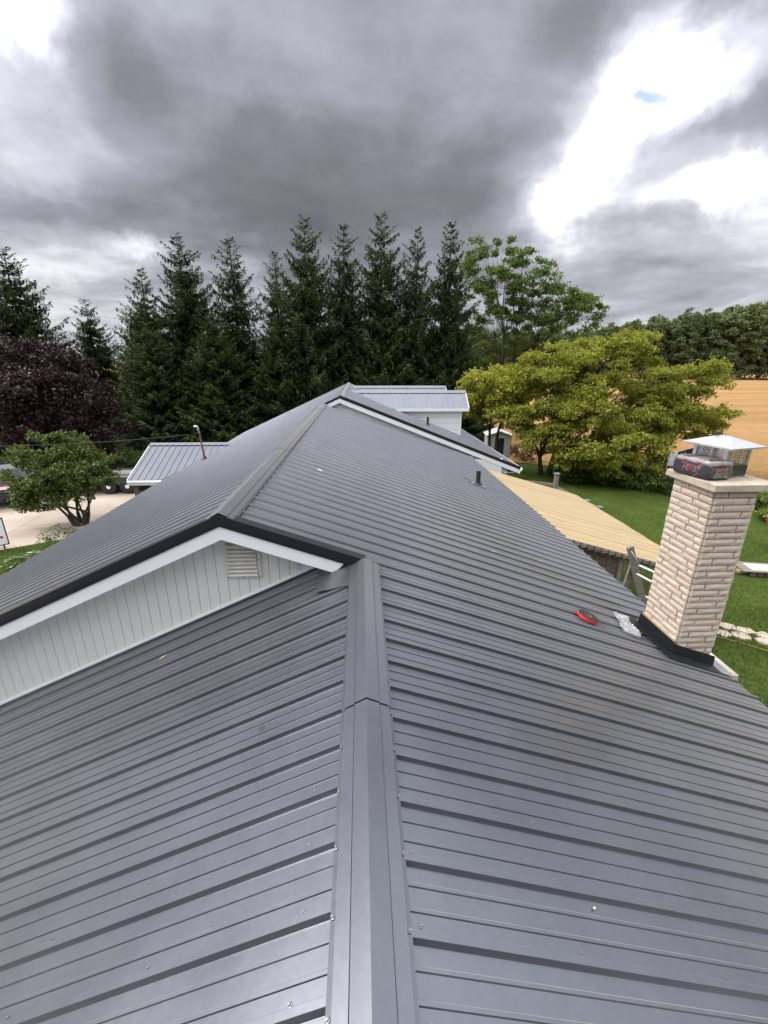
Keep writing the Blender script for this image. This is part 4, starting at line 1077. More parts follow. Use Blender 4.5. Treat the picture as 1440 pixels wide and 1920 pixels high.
def spruce(H_, Rb, seed, dens=1.0):
    """Norway spruce: whorls of upswept branches with hanging sprays"""
    global rng
    rng = np.random.default_rng(seed); bk = MB()
    bk.tube([(0, 0, -.2), (.03, .02, H_ * .3), (-.02, .03, H_ * .65), (0, 0, H_ * .93), (0, 0, H_)], [.21, .16, .09, .025, .006], 7, caps=False)
    Cs, Ts, Ns, Ls, Ws, Rn = [], [], [], [], [], []
    z = H_ * .05
    while z < H_ - .25:
        u = 1 - z / H_
        Lb = Rb * min(1, u ** .72 * 1.15) * (1.0 if u > .06 else .8) + .06
        nb = int((8 if u > .35 else 6) * (1 if u > .1 else .8)); a0 = rng.uniform(0, 6.28)
        for k in range(nb):
            if rng.random() < .06: continue
            a = a0 + 2 * math.pi * k / nb + rng.normal(0, .16); L = Lb * rng.uniform(.58, 1.26); d = np.array([math.cos(a), math.sin(a), 0])
            rise = .42 if u < .15 else (.10 if u < .4 else -.16); z0 = z + rng.uniform(-.14, .14)
            def pos(s): return d * (L * s) + np.array([0, 0, z0 + L * (rise * s - .22 * math.sin(math.pi * s) * (u > .15) + .16 * s * s)])
            bk.tube([tuple(pos(s)) for s in (0, .35, .7, 1.0)], [.030 * u + .008, .022 * u + .006, .012 * u + .004, .003], 3, caps=False)
            ns = max(4, int(L / .115 * dens))
            for s in np.linspace(.12, 1.0, ns):
                p = pos(s); q = pos(min(1, s + .05)) - pos(max(0, s - .05)); q = q / np.linalg.norm(q); side = np.array([-d[1], d[0], 0])
                for sg in (-1, 1):
                    tl = (.15 + .34 * L * (1 - s) ** .7) * rng.uniform(.6, 1.2); tl = min(tl, .75)
                    td = norm((q * .75 + side * sg * rng.uniform(.5, 1.0) + np.array([0, 0, rng.uniform(-.75, .05) * (.5 + u)]))[None])[0]
                    m_ = max(1, int(tl / .17))
                    for i in range(m_):
                        c = p + td * tl * (i + .5) / m_ + np.array([0, 0, -.05 * i * u]); Cs.append(c); Ts.append(td + rng.normal(0, .22, 3)); Ns.append(np.array([rng.normal(0, .4), rng.normal(0, .4), 1.0])); Ls.append(rng.uniform(.22, .36)); Ws.append(rng.uniform(.08, .15))
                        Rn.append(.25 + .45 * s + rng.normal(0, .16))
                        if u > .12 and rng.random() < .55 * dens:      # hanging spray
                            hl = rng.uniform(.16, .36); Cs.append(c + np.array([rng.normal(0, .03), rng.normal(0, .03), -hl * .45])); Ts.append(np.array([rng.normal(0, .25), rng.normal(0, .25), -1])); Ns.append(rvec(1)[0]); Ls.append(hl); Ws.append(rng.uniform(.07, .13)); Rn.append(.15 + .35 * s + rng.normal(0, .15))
        z += rng.uniform(.26, .36) if u > .2 else rng.uniform(.30, .42)
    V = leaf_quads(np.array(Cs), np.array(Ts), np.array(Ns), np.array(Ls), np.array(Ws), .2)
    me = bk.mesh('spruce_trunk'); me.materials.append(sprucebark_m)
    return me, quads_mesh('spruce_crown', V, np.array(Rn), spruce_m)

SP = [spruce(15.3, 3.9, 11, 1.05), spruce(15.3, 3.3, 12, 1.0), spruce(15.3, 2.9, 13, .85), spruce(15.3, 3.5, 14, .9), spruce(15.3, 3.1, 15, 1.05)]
ORD = ['leftmost', 'second from the left', 'third from the left', 'fourth from the left', 'fifth from the left', 'sixth from the left', 'seventh from the left', 'eighth from the left', 'rightmost']
sp_px = [(-15.05, 34, 6.12, 3, 1.2), (-11.9, 34.2, 8.1, 0, 1.15), (-8.9, 34.8, 8.4, 2, 1.2), (-6.1, 35, 7.7, 2, .95), (-3.55, 33.2, 8.95, 0, 1.0), (-1.1, 34.2, 9.0, 4, 1.0), (1.42, 34, 9.62, 1, 1.1), (3.95, 34.3, 8.7, 3, .95), (6.75, 34.5, 9.3, 4, 1.05)]
for i, (x, y, zt, k, w) in enumerate(sp_px):
    s = (zt - GZ) / 15.3
    plant('spruce_tree', f'tall dark green spruce, {ORD[i]} in the row behind the house', 'tree', SP[k], (x, y, GZ), 1.7 * i, (s * w, s * w, s), 'row of spruces behind the house').rotation_euler = (random.uniform(-.025, .025), random.uniform(-.025, .025), 1.7 * i)
ex = [(-25.2, 36.5, 7.8, 0, 1.35, 'broad spruce at the left edge behind the purple maple'), (-22.2, 40, 4.9, 1, 1.3, 'smaller pale spruce just right of the broad one at the left edge'),
      (-18.6, 41, 4.4, 0, 1.5, 'short distant spruce seen right above the purple maple')]
for i, (x, y, zt, k, w, lb) in enumerate(ex):
    s = (zt - GZ) / 15.3
    plant('spruce_tree', lb, 'tree', SP[k], (x, y, GZ), 2.1 * i + .5, (s * w, s * w, s))
# younger spruces that close the foot of the row
for i, (x, y, h, k, w, lb) in enumerate([(-13.6, 31.0, 8.2, 0, 1.5, 'low bushy spruce in front of the leftmost row spruces'), (-9.6, 31.2, 8.8, 0, 1.5, 'bushy half-height spruce standing before the third and fourth row spruces'), (-5.6, 31.6, 8.6, 0, 1.4, 'half-height spruce left of the far ridge end'),
                                          (-2.2, 37.0, 9.5, 1, 1.4, 'shorter spruce behind the far ridge end'), (2.8, 37.2, 9.5, 1, 1.4, 'shorter spruce filling the gap behind the dormers'), (7.6, 32.5, 6.8, 0, 1.3, 'bushy half-height spruce right of the dormers')]):
    s = h / 15.3
    plant('spruce_tree', lb, 'tree', SP[k], (x, y, GZ), 1.3 * i, (s * w, s * w, s))

# unseen spruce row, added behind the camera to darken the rib flank reflections
for i in range(9):
    x = -18 + 4.4 * i + random.uniform(-.5, .5); s = random.uniform(1.05, 1.25)
    plant('spruce_tree', f'added unseen spruce behind the camera, {ORD[i]} of its row', 'tree', SP[i % 5], (x, -21 + random.uniform(-.8, .8), GZ), 1.1 * i, (s * 1.25, s * 1.25, s), 'added unseen spruces behind the camera')
# purple maple
tm = decid('purple_maple', (0, 0, 0), [((0, 0, 4.3), (3.9, 3.6, 2.6)), ((-1.3, -.6, 3.0), (3.4, 3.2, 2.3)), ((1.3, -.4, 2.9), (3.2, 3.0, 2.2)), ((.2, -.6, 5.4), (2.6, 2.4, 1.7))], .24, 1.2, 150, .75, 243, .17, purple_m, seed=21)
plant('purple_maple', 'dark purple maple at the left before the spruces', 'tree', tm, (-17.6, 25.8, GZ), 0, (.94, .94, .98))
# locust beyond the dormers
tm = decid('locust_tree', (0, 0, 0), [((-2.2, 0, 12.6), (2.6, 2.5, 3.2)), ((.6, 0, 12.2), (2.6, 2.4, 2.2)), ((3.4, .4, 10.6), (2.8, 2.6, 2.0)), ((5.6, .3, 9.6), (2.2, 2.0, 1.9)), ((-1.6, 0, 8.4), (2.6, 2.4, 2.4)), ((1.6, -.5, 8.2), (2.4, 2.3, 1.9)), ((-2.6, 0, 4.8), (1.9, 1.9, 2.0))], .24, 3.6, 210, .52, 198, .165, locust_m, stems=2, seed=22, flat=.5, spread=.18)
plant('locust_tree', 'tall airy green locust tree right of the spruce row', 'tree', tm, (13.2, 40, GZ))
# yellow-green maple on the lawn
tm = decid('lawn_maple', (0, 0, 0), [((2.3, .2, 6.0), (2.3, 2.3, 1.2)), ((-.2, -.4, 5.3), (1.8, 1.8, 1.1)), ((5.4, .2, 4.4), (1.7, 1.7, .9)), ((7.3, .4, 4.9), (1.9, 1.9, .85)), ((7.0, -.3, 3.2), (2.2, 2.0, .85)), ((4.4, -1.2, 3.5), (1.8, 1.8, 1.0)), ((8.2, 0, 2.5), (1.2, 1.2, .6)),
                                     ((.6, -2.0, 3.5), (1.6, 1.6, 1.0)), ((1.9, -2.6, 2.1), (1.9, 1.6, 1.1)), ((3.5, -2.0, 1.9), (1.4, 1.4, .9)), ((-1.5, -.6, 3.6), (1.3, 1.3, .9)), ((.2, -2.2, 1.7), (1.0, 1.0, .8)), ((3.6, .2, 6.4), (1.2, 1.2, .7)), ((2.4, -2.5, 1.1), (2.0, 1.3, .6)), ((-1.0, -1.4, 2.2), (1.1, 1.1, .9)), ((.9, -1.0, 4.6), (1.8, 1.5, .9)), ((5.2, -1.0, 2.3), (1.3, 1.2, .6))],
           .22, 1.0, 520, .42, 216, .125, maple_m, stems=4, seed=23, flat=.55, spread=.5, minz=.35, shell=(.35, 1.10))
plant('lawn_maple', 'wide spreading yellow-green maple on the back lawn', 'tree', tm, (9.9, 22.6, GZ))
tm = decid('lawn_maple', (0, 0, 0), [((-.6, -.4, 4.5), (1.7, 1.7, .9)), ((.9, -.2, 4.7), (1.4, 1.4, 1.0)), ((-.9, -.8, 3.6), (1.3, 1.3, .7)), ((.6, 0, 3.5), (1.1, 1.1, .7))], .17, 2.0, 95, .48, 234, .135, maple_m, stems=2, seed=24, flat=.55, spread=.14, minz=1.8)
plant('lawn_maple', 'smaller yellow-green maple beside the garden shed', 'tree', tm, (7.4, 24.2, GZ))
# redbud by the driveway
tm = decid('redbud_tree', (0, 0, 0), [((-.4, 0, 2.35), (1.6, 1.4, .85)), ((-1.2, -.1, 1.85), (1.1, 1.1, .7)), ((.5, 0, 2.1), (1.1, 1.1, .75)), ((-.3, 0, 2.95), (1.0, .9, .5)), ((-.9, -.4, 1.35), (1.0, .9, .4)), ((.9, .1, 1.55), (.7, .7, .35)), ((-1.0, -.3, .95), (.8, .7, .35)), ((.3, -.3, 1.2), (.8, .7, .35))], .13, .40, 150, .26, 126, .10, redbud_m, stems=7, seed=25, flat=.6, spread=.8, minz=.5, shell=(.3, 1.08))
plant('redbud_tree', 'small multi-stemmed tree with heart-shaped leaves beside the driveway', 'tree', tm, (-10.45, 15.7, GZ))

# woodland edge beyond the field
FT = [decid('woodland_tree', (0, 0, 0), [((0, 0, 15), (5.5, 5.5, 9)), ((0, 0, 21), (4, 4, 5)), ((0, 0, 8), (5, 5, 6))], .35, 9, 150, 1.35, 162, .62, forest_m, seed=31 + k, flat=.8, minz=.3) for k in range(3)]
def edge_pt(t): return np.array([30 + 190 * t, 205 - 62 * t])
r2 = np.random.default_rng(5); cnt = 0
for row in range(3):
    n_ = 30
    for i in range(n_):
        t = (i + .5 * (row % 2) + r2.uniform(-.25, .25)) / n_; p = edge_pt(t) + np.array([.35, 1.0]) * (row * 7.5 + r2.uniform(-2, 2))
        h = (20.0 + max(0, t - .3) * 27 + r2.uniform(-2.2, 1.2)) / 27.5
        plant('woodland_tree', 'green tree in the woodland edge beyond the wheat field', 'tree', FT[int(r2.integers(3))], (p[0], p[1], GZ), r2.uniform(0, 6.28), (h * r2.uniform(.9, 1.2), h * r2.uniform(.9, 1.2), h), 'woodland beyond the field')
# bushes at the wood's foot, one mass
V, RN = [], []
for i in range(90):
    t = i / 89; p = edge_pt(t) - np.array([.35, 1.0]) * (2.5 + r2.uniform(-1, 1)); n_ = 90
    C = rvec(n_) * r2.uniform(.5, 1, (n_, 1)) * np.array([3.0, 2.2, 2.2]) + np.array([p[0], p[1], GZ + 1.6]); C = C[C[:, 2] > GZ]
    n_ = len(C); sz = r2.uniform(.5, .9, n_); V.append(leaf_quads(C, rvec(n_), norm(rvec(n_) + np.array([0, 0, .6])), sz, sz * .8)); RN.append(r2.beta(2, 2, n_) * .8 + .1)
tag(obj('undergrowth', quads_mesh('undergrowth', np.concatenate(V), np.concatenate(RN), forest_m)), 'low undergrowth along the foot of the woodland', 'undergrowth', kind='stuff')

# shrubs
def shrub(name, label, loc, r, h, n, leaf, m, seed, cat='shrub', group=None, upright=.5):
    global rng
    rng = np.random.default_rng(seed); b = MB()
    k = 14; cs = rvec(k) * np.array([r * .7, r * .7, h * .33]) + np.array([0, 0, h * .55])
    for c in cs: limb(b, (rng.normal(0, .05), rng.normal(0, .05), -.03), c, .014, .005, 0, 4, 4)
    C = foliage_points(cs, [r * .42] * k, n // k, sub=6, flat=.8); C = C[C[:, 2] > .03]; n_ = len(C); sz = leaf * rng.uniform(.6, 1.4, n_)
    V = leaf_quads(C, norm(rvec(n_) + np.array([0, 0, upright])), norm(rvec(n_) + np.array([0, 0, .7])), sz, sz * .6)
    me = b.mesh('stems'); me.materials.append(bark_m)
    return plant(name, label, cat, (me, quads_mesh('foliage', V, rng.beta(2, 2, n_), m)), loc, 0, group=group, parts=('stem', 'foliage'))
sb = [(10.6, 21.0, .8, .75, shrub_m, 'low leafy shrub under the maple by the lawn edge'), (11.7, 20.3, .75, .8, shrub_m, 'green shrub in the bed left of the fence panel'), (12.7, 19.7, .8, .9, shrub_m, 'reddish-tipped shrub in the middle of the fence bed'),
      (13.6, 19.2, .7, .65, bright_shrub_m, 'low pale shrub in front of the old fence'), (14.5, 18.6, .95, 1.15, shrub_m, 'large rounded shrub at the right end of the fence bed'), (15.6, 18.2, .9, 1.0, shrub_m, 'rounded shrub behind the chimney in the fence bed'),
      (16.3, 16.0, .8, .75, bright_shrub_m, 'bright green bush right of the chimney'), (17.2, 15.8, .9, .9, bright_shrub_m, 'bright green bush at the right edge of the picture'), (15.7, 14.9, .6, .5, bright_shrub_m, 'small low bright bush right of the chimney top'),
      (-15.0, 26.6, 1.2, 1.1, bright_shrub_m, 'yellow-green bush behind the driveway left of the wing roof'), (-13.2, 25.4, .9, .9, shrub_m, 'bush behind the driveway beside the trailer'), (-20.6, 25.2, 1.2, 1.3, bright_shrub_m, 'yellow-green bush behind the dark car'), (-23.0, 25.5, 1.4, 1.3, shrub_m, 'green bush at the left edge beyond the driveway')]
for i, (x, y, r, h, m, lb) in enumerate(sb): shrub('shrub', lb, (x, y, GZ), r, h, 1500, .11, m, 50 + i)
shrub('shrub', 'dry red-brown bush beside the garden shed', (10.0, 26.0, GZ), .9, 1.0, 1100, .12, dead_m, 71)
shrub('shrub', 'dark twiggy shrub at the lawn corner near the driveway', (-9.75, 13.45, GZ), .55, .75, 900, .055, shrub_m, 72)
for i, (x, y) in enumerate([(-9.95, 12.55), (-9.6, 12.95), (-10.2, 12.15)]):
    rng = np.random.default_rng(80 + i); n_ = 90; a = rng.uniform(0, 6.28, n_); d = np.stack([np.cos(a), np.sin(a), np.zeros(n_)], 1); q = rng.uniform(.05, .3, n_)[:, None]
    C = d * q + np.array([0, 0, 1]) * (.10 + .22 * (1 - q / .3)); V = leaf_quads(C, d + np.array([0, 0, .25]) - np.array([0, 0, 1.2]) * (q - .12), norm(np.array([0, 0, 1.]) + rvec(n_) * .35 - d * -.3), rng.uniform(.16, .26, n_), rng.uniform(.05, .08, n_), .25)
    o = obj('hosta', quads_mesh('hosta', V, rng.random(n_), hosta_m)); o.location = (x, y, GZ)
    tag(o, ['variegated hosta in the middle of the border left of the roof', 'variegated hosta nearest the driveway corner', 'variegated hosta nearest the left picture edge'][i], 'plant', 'hostas along the roof edge')

# ------------------------------------------------------------------ garden things on the right
flag = structure(bpy.data.objects.new('flagstone_path', None), 'path of irregular pale flagstones across the lawn'); COL.objects.link(flag)
stone_m = mat('pale flagstone', (.46, .37, .30), .95, var=((.34, .26, .21), (.58, .50, .43)), vscale=3.5, bump=.5, bscale=20, bdist=.01)
r3 = random.Random(9)
ax = Vector((.86, -.51, 0)); ay = Vector((.51, .86, 0)); o0 = Vector((7.45, 8.45, GZ + .004))
for i in range(9):
    for j in range(2):
        c = o0 + ax * (i * .36 + r3.uniform(-.05, .05) + .15 * j) + ay * (j * .30 - .15 + r3.uniform(-.04, .04)); k = r3.choice((5, 6)); a0 = r3.uniform(0, 6)
        poly = [(c + ax * (.225 * r3.uniform(.75, 1.05) * math.cos(a0 + 2 * math.pi * q / k)) + ay * (.175 * r3.uniform(.75, 1.05) * math.sin(a0 + 2 * math.pi * q / k))) for q in range(k)]
        b = MB(); b.add([(p.x, p.y, p.z) for p in poly] + [(p.x * .96 + c.x * .04, p.y * .96 + c.y * .04, p.z + .03) for p in poly], [tuple(range(k, 2 * k))] + [(q, (q + 1) % k, k + (q + 1) % k, k + q) for q in range(k)])
        b.build('stone', stone_m, flag)
tag(MB().tube([(7.6, 7.9, GZ + .02), (8.1, 7.55, GZ + .02), (8.7, 7.0, GZ + .02), (9.6, 6.6, GZ + .02)], .012, 6).build('garden_hose', mat('orange hose', (.30, .17, .06), .6)), 'thin orange hose lying in the grass before the flagstones', 'hose')
pile = thing('timber_pile', 'small pile of boards lying on the lawn at the right edge', 'timber pile', (11.5, 10.7, GZ), R(-12))
for i in range(3): MB().box((-.55 + .2 * i, -.30 + .02 * i, .02 + i * .001), (-.40 + .2 * i, .45, .15)).build('bearer', fence_m, pile)
for i in range(4): MB().box((-.75, -.32 + .17 * i, .152 + .0 * i), (.7 + .05 * (i % 2), -.32 + .17 * i + .155, .18)).build('plank', oldwood_m, pile)
MB().box((-.5, -.25, .181), (.8, .2, .198)).build('sheet', mat('pale board', (.55, .48, .43), .8), pile)
MB().box((-.80, -.2, .05), (-.3, -.06, .13)).build('offcut', newwood_m, pile)
pot = thing('flower_pot', 'terracotta pot standing on the lawn at the right edge', 'pot', (15.2, 14.45, GZ))
tc_m = mat('terracotta', (.30, .09, .045), .8, var=((.22, .065, .035), (.36, .13, .07)), vscale=6)
MB().lathe([(.14, 0), (.20, .28), (.23, .29), (.23, .36), (.20, .36), (.18, .30)], (0, 0, 0), 20).build('pot_body', tc_m, pot); MB().lathe([(.01, .30), (.19, .30), (.18, .32)], (0, 0, 0), 16).build('soil_fill', earth_m, pot)
lat = thing('lattice_edging', 'low white lattice edging at the right border of the lawn', 'edging', (18.3, 18.4, GZ), R(-35))
for i in range(16):
    beam((-1.2 + .15 * i, 0, .02), (-1.2 + .15 * i + .28, 0, .42), .03, .012, 'slat', white_m, lat, Matrix.Identity(4)); beam((-1.2 + .15 * i + .28, .014, .02), (-1.2 + .15 * i, .014, .42), .03, .012, 'slat', white_m, lat, Matrix.Identity(4))
MB().box((-1.25, -.02, .42), (1.5, .03, .46)).build('rail', white_m, lat)

# old fence and clothesline
fence = thing('board_fence', 'weathered brown board fence behind the shrubs and laundry', 'fence', (13.4, 21.4, GZ), R(-22))
r4 = random.Random(4)
for i in range(30):
    h = 1.35 + r4.uniform(-.18, .12); x = -3.0 + i * .2
    MB().box((x, 0, 0.02), (x + .165, .022, h)).build('board', fence_m, fence).rotation_euler = (0, r4.uniform(-.02, .02), 0)
for zz_ in (.35, 1.05): MB().box((-3.0, .024, zz_), (3.0, .06, zz_ + .08)).build('rail', fence_m, fence)
for x in (-3.02, -1, 1, 3.0): MB().box((x, .062, 0), (x + .1, .15, 1.55)).build('post', oldwood_m, fence)
lineA, lineB = Vector((12.35, 20.1, -4.62)), Vector((16.6, 19.4, -3.35))
cl = thing('clothesline', 'clothesline strung between two wooden posts behind the chimney', 'clothesline', (12.3, 20.1, GZ))
CLI = Matrix.Translation((-12.3, -20.1, -GZ))
for p in (lineA, lineB):
    o = MB().box((p.x - .05, p.y - .05, GZ), (p.x + .05, p.y + .05, p.z + .12)).build('post', fence_m, cl); o.matrix_parent_inverse = CLI
sagf = lambda t: lineA.lerp(lineB, t) + Vector((0, 0, -.35 * t * (1 - t)))
o = MB().tube([sagf(i / 16) for i in range(17)], .006, 6).build('line', white_m, cl); o.matrix_parent_inverse = CLI
cloths = [('black', (.012, .012, .014)), ('dark grey', (.05, .052, .058)), ('black', (.010, .010, .012)), ('pale grey', (.42, .43, .46)), ('navy', (.012, .015, .03)), ('black', (.014, .013, .013)), ('white', (.62, .63, .66)), ('charcoal', (.03, .03, .033)), ('black', (.012, .012, .012)), ('blue grey', (.20, .23, .28)), ('black', (.012, .012, .013))]
KIND = ['trousers', 'shirt', 'trousers', 'towel', 'trousers', 'shirt', 'shirt', 'trousers', 'shirt', 'towel', 'trousers']
POSN = ['lowest, at the left end of', 'second from the left on', 'third from the left on', 'fourth from the left on', 'fifth from the left on', 'in the middle of', 'seventh from the left on', 'eighth from the left on', 'third from the right on', 'second from the right on', 'at the right end of']
ldir = (lineB - lineA).normalized(); flat_ = Vector((ldir.x, ldir.y, 0)).normalized(); nrm_ = Vector((-flat_.y, flat_.x, 0))
for i, (cn, cc) in enumerate(cloths):
    t = .06 + i * .083; p = sagf(t); w = .32; hh = {'trousers': .85, 'shirt': .62, 'towel': .7}[KIND[i]]
    b = MB(); cols, rows = 9, 7; vs_, fs = [], []
    for r_ in range(rows):
        for c_ in range(cols):
            u = c_ / (cols - 1) - .5; q = r_ / (rows - 1); ww = w * (1 - .18 * q if KIND[i] != 'shirt' else (1.25 if q < .25 else .95))
            split = .03 * q * (1 if u > 0 else -1) if KIND[i] == 'trousers' else 0
            pt = p + flat_ * (u * ww + split) + ldir * 0 + nrm_ * (.03 * math.sin(9 * u + 2 * q + i) * (.3 + q)) + Vector((0, 0, -hh * q + (ldir.z / max(.1, math.hypot(ldir.x, ldir.y))) * u * ww * (1 - q)))
            vs_.append(pt)
    for r_ in range(rows - 1):
        for c_ in range(cols - 1):
            if KIND[i] == 'trousers' and r_ >= 2 and c_ in (3, 4) and c_ == 4 and r_ > 1: continue
            fs.append((r_ * cols + c_, r_ * cols + c_ + 1, (r_ + 1) * cols + c_ + 1, (r_ + 1) * cols + c_))
    o = b.add(vs_, fs).build(KIND[i] if KIND[i] != 'towel' else 'towel', mat(cn + ' cloth', cc, .9, bump=.3, bscale=60)); sm = o.modifiers.new('solid', 'SOLIDIFY'); sm.thickness = .008
    tag(o, f'{cn} {KIND[i]} hanging {POSN[i]} the clothesline', 'laundry', 'laundry on the line')

# garden shed
shed = thing('garden_shed', 'small pale metal garden shed with an open dark doorway', 'shed', (8.75, 27.3, GZ), R(-8))
sm_ = mat('pale shed metal', (.50, .53, .52), .5, var=((.42, .45, .44), (.58, .6, .6)), vscale=4)
MB().box((-.72, -.02, 0), (-.28, .05, 1.35)).build('front_panel', sm_, shed); MB().box((.32, -.02, 0), (.72, .05, 1.35)).build('front_panel', sm_, shed); MB().box((-.28, -.021, 1.2), (.32, .05, 1.35)).build('lintel', sm_, shed)
MB().box((-.75, .0, 0), (-.721, 1.4, 1.35)).build('side_panel', sm_, shed); MB().box((.721, 0, 0), (.75, 1.4, 1.35)).build('side_panel', sm_, shed); MB().box((-.72, 1.38, 0), (.72, 1.42, 1.35)).build('back_panel', sm_, shed)
b = MB(); b.prism([(-.85, 1.33), (0, 1.62), (.85, 1.33), (.85, 1.36), (0, 1.66), (-.85, 1.36)], 1, -.12, 1.5); b.build('roof', sm_, shed)
b = MB(); b.prism([(-.72, 1.352), (.72, 1.352), (0, 1.61)], 1, -.015, .04); b.build('gable', sm_, shed); MB().box((-.71, .2, .01), (.71, 1.37, .03)).build('floor', fence_m, shed)
# old patio rail beyond the boards
rail = thing('patio_rail', 'old grey post-and-rail edging beyond the far edge of the patio roof', 'rail', (7.3, 14.0, GZ))
RI = Matrix.Translation((-7.3, -14, -GZ))
for (x, y, zt) in ((6.56, 14.0, -3.50), (7.36, 13.3, -4.24), (7.33, 12.45, -4.19), (5.5, 14.9, -3.9)):
    o = MB().box((x - .06, y - .06, GZ), (x + .06, y + .06, zt - .03)).build('post', oldwood_m, rail); o.matrix_parent_inverse = RI
    o2 = MB().box((x - .085, y - .085, zt - .03), (x + .085, y + .085, zt)).build('post_cap', mat('grey post cap', (.16, .17, .19), .6), rail); o2.matrix_parent_inverse = RI
for p, q in (((5.5, 14.9, -3.98), (6.56, 14.0, -3.92)), ((6.56, 14.0, -3.97), (7.36, 13.3, -4.34)), ((7.36, 13.3, -4.33), (7.33, 12.45, -4.29))): beam(p, q, .10, .045, 'rail_board', oldwood_m, rail, RI)

# ------------------------------------------------------------------ vehicles on the driveway
def wheel(parent, x, y, z, r, w, rimm):
    b = MB(); b.lathe([(r * .62, -w / 2), (r * .92, -w / 2), (r, -w / 2 + .03), (r, w / 2 - .03), (r * .92, w / 2), (r * .62, w / 2)], (0, 0, 0), 24)
    t_ = b.build('wheel', rubber_m, parent); t_.matrix_basis = Matrix.Translation((x, y, z)) @ Matrix.Rotation(R(90), 4, 'X')
    b = MB(); b.lathe([(r * .12, -w / 2 - .008), (r * .2, -w / 2 - .008), (r * .55, -w / 2 + .03), (r * .63, -w / 2 + .002), (r * .63, w / 2 - .002), (r * .55, w / 2 - .03), (r * .2, w / 2 + .008), (r * .12, w / 2 + .008)], (0, 0, 0), 20)
    b.build('rim', rimm, t_)
car = thing('car', 'black estate car parked at the left edge of the driveway, seen from behind', 'car', (-15.7, 19.7, GZ + .016), R(122))
paint = mat('black car paint', (.012, .012, .014), .18, coat=.8)
# side profile (x forward) lofted with tumblehome
prof = [(-2.25, .42), (-2.28, .80), (-2.20, 1.0), (-1.95, 1.52), (-1.6, 1.66), (-.1, 1.70), (.55, 1.60), (1.1, 1.12), (2.1, 1.0), (2.3, .8), (2.28, .42)]
b = MB(); n_ = len(prof); vs_ = []
for sgn, k_ in ((-1, 1), (-1, 0), (1, 0), (1, 1)):
    for (x, z) in prof:
        hw = .90 - (.20 * max(0, (z - 1.0)) / .7)
        vs_.append((x * (1 if not k_ else .985), sgn * (hw - (.05 if not k_ else 0)) if not k_ else sgn * hw, z + (.0 if k_ else .03)))
fs = []
for l in range(3):
    for i in range(n_ - 1): fs.append((l * n_ + i, l * n_ + i + 1, (l + 1) * n_ + i + 1, (l + 1) * n_ + i))
fs += [tuple(range(n_ - 1, -1, -1)), tuple(range(3 * n_, 4 * n_)), (0, n_, 2 * n_, 3 * n_), (n_ - 1, 4 * n_ - 1, 3 * n_ - 1, 2 * n_ - 1)]
b.add(vs_, fs).build('body', paint, car, bevel=.02)
b = MB(); b.hexa([(-2.235, -.66, 1.04), (-2.235, .66, 1.04), (-2.20, .66, 1.04), (-2.20, -.66, 1.04), (-2.02, -.58, 1.50), (-2.02, .58, 1.50), (-1.97, .58, 1.50), (-1.97, -.58, 1.50)]); b.build('rear_window', glass_m, car)
for sgn in (-1, 1):
    b = MB(); y0, y1 = sgn * .885, sgn * .775
    b.add([(-1.75, y0 + sgn * .012, 1.08), (.75, y0 + sgn * .012, 1.08), (.35, y1 + sgn * .012, 1.52), (-1.6, y1 + sgn * .012, 1.52), (-1.75, y0 - sgn * .02, 1.08), (.75, y0 - sgn * .02, 1.08), (.35, y1 - sgn * .02, 1.52), (-1.6, y1 - sgn * .02, 1.52)], [(0, 1, 2, 3), (7, 6, 5, 4), (0, 4, 5, 1), (1, 5, 6, 2), (2, 6, 7, 3), (3, 7, 4, 0)]); b.build('side_window', glass_m, car)
    lt = MB().box((-2.30, min(sgn * .66, sgn * .90), .78), (-2.10, max(sgn * .66, sgn * .90), 1.03)).build('taillight', mat('red lens', (.55, .02, .012), .15, coat=.5), car, bevel=.03)
    MB().box((-2.306, min(sgn * .70, sgn * .86), .93), (-2.28, max(sgn * .70, sgn * .86), .99)).build('indicator', mat('amber lens', (.8, .25, .03), .15), lt, bevel=.01)
    for x in (-1.4, 1.45): wheel(car, x, sgn * .80, .34, .34, .22, galv_m)
MB().box((-2.36, -.86, .40), (-2.2, .86, .62)).build('bumper', blk, car, bevel=.03)
MB().box((-2.315, -.26, .80), (-2.27, .26, .92)).build('number_plate', white_m, car, bevel=.004)
MB().box((-2.31, -.60, .94), (-2.265, .60, .975)).build('red_strip', mat('red lens', (.55, .02, .012), .15), car)

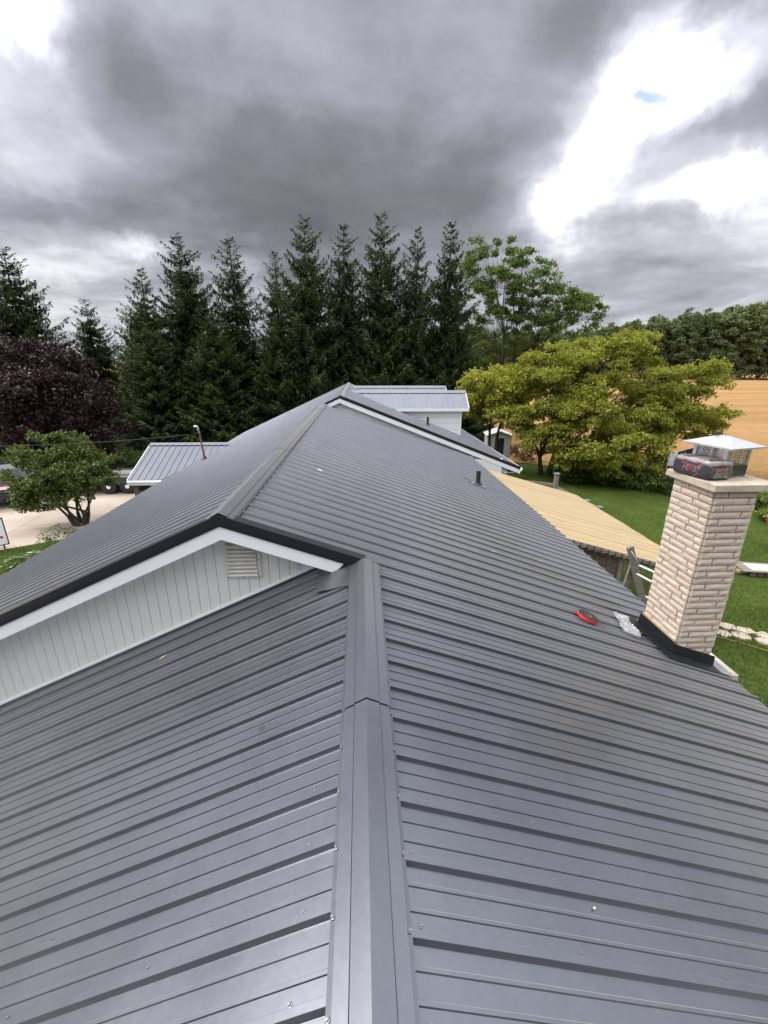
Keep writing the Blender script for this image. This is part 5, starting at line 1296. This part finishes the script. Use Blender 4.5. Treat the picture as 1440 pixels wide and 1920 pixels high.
tr = thing('flatbed_trailer', 'black tandem-axle flatbed trailer loaded with lumber behind the small tree', 'trailer', (-11.9, 20.6, GZ + .016), R(4))
MB().box((-3.0, -.95, .58), (2.6, .95, .66)).build('deck', fence_m, tr); 
for sgn in (-1, 1):
    MB().box((-3.0, min(sgn * .96, sgn * 1.02), .50), (2.6, max(sgn * .96, sgn * 1.02), .70)).build('side_rail', darksteel_m, tr)
    for x in (.35, 1.15): wheel(tr, x, sgn * .90, .34, .34, .2, white_m)
    b = MB(); b.prism([(-.12, .70), (1.62, .70), (1.55, .76), (-.05, .76)], 1, min(sgn * .8, sgn * 1.03), max(sgn * .8, sgn * 1.03)); b.build('mudguard', darksteel_m, tr)
b = MB(); b.hexa([(2.6, -.5, .52), (3.8, -.05, .52), (3.8, .05, .52), (2.6, .5, .52), (2.6, -.5, .60), (3.8, -.05, .60), (3.8, .05, .60), (2.6, .5, .60)]); b.build('drawbar', darksteel_m, tr)
for i in range(5): tag(MB().box((-14.6 + .04 * i, 20.0 + .24 * i, GZ + .69), (-10.6 + .1 * i, 20.21 + .24 * i, GZ + .74)).build('lumber_board', newwood_m), f'pale lumber board on the trailer bed, {["nearest the house", "second", "middle", "fourth", "farthest"][i]} of five', 'board', 'lumber on the trailer')
for i in range(3): tag(MB().box((-13.6 + 1.1 * i, 20.1, GZ + .745), (-12.7 + 1.1 * i, 20.9, GZ + .80 + .03 * i)).build('metal_sheet', galv_m), f'{["left", "middle", "right"][i]} bundle of bright metal sheets on the trailer load', 'sheet metal', 'metal on the trailer')

# white sign panel at the left edge
sg = thing('yard_sign', 'white yard sign with black frame and small red and green marks at the left edge', 'sign', (-11.75, 13.3, GZ), R(38))
MB().box((-.75, -.015, .18), (.42, .015, 1.02)).build('panel', white_m, sg)
b = MB()
for a_, c_ in (((-.78, -.025, 1.02), (.45, .025, 1.05)), ((-.78, -.025, .15), (.45, .025, .18)), ((.42, -.025, .18), (.45, .025, 1.02)), ((-.78, -.025, .18), (-.75, .025, 1.02))): b.box(a_, c_)
b.build('frame', trim_m, sg)
for x in (-.6, .3): MB().box((x - .02, -.02, 0), (x + .02, .02, .15)).build('leg', trim_m, sg)
rm, gm = mat('red print', (.55, .02, .02), .5), mat('green print', (.02, .12, .05), .5)
for (x, z, m_) in ((.30, .42, rm), (.26, .78, gm), (.10, .78, gm), (-.06, .78, gm)): MB().lathe([(.001, 0), (.045, 0), (.045, .004)], (0, 0, 0), 16).build('mark', m_, sg).matrix_basis = Matrix.Translation((x, -.015, z)) @ Matrix.Rotation(R(90), 4, 'X')
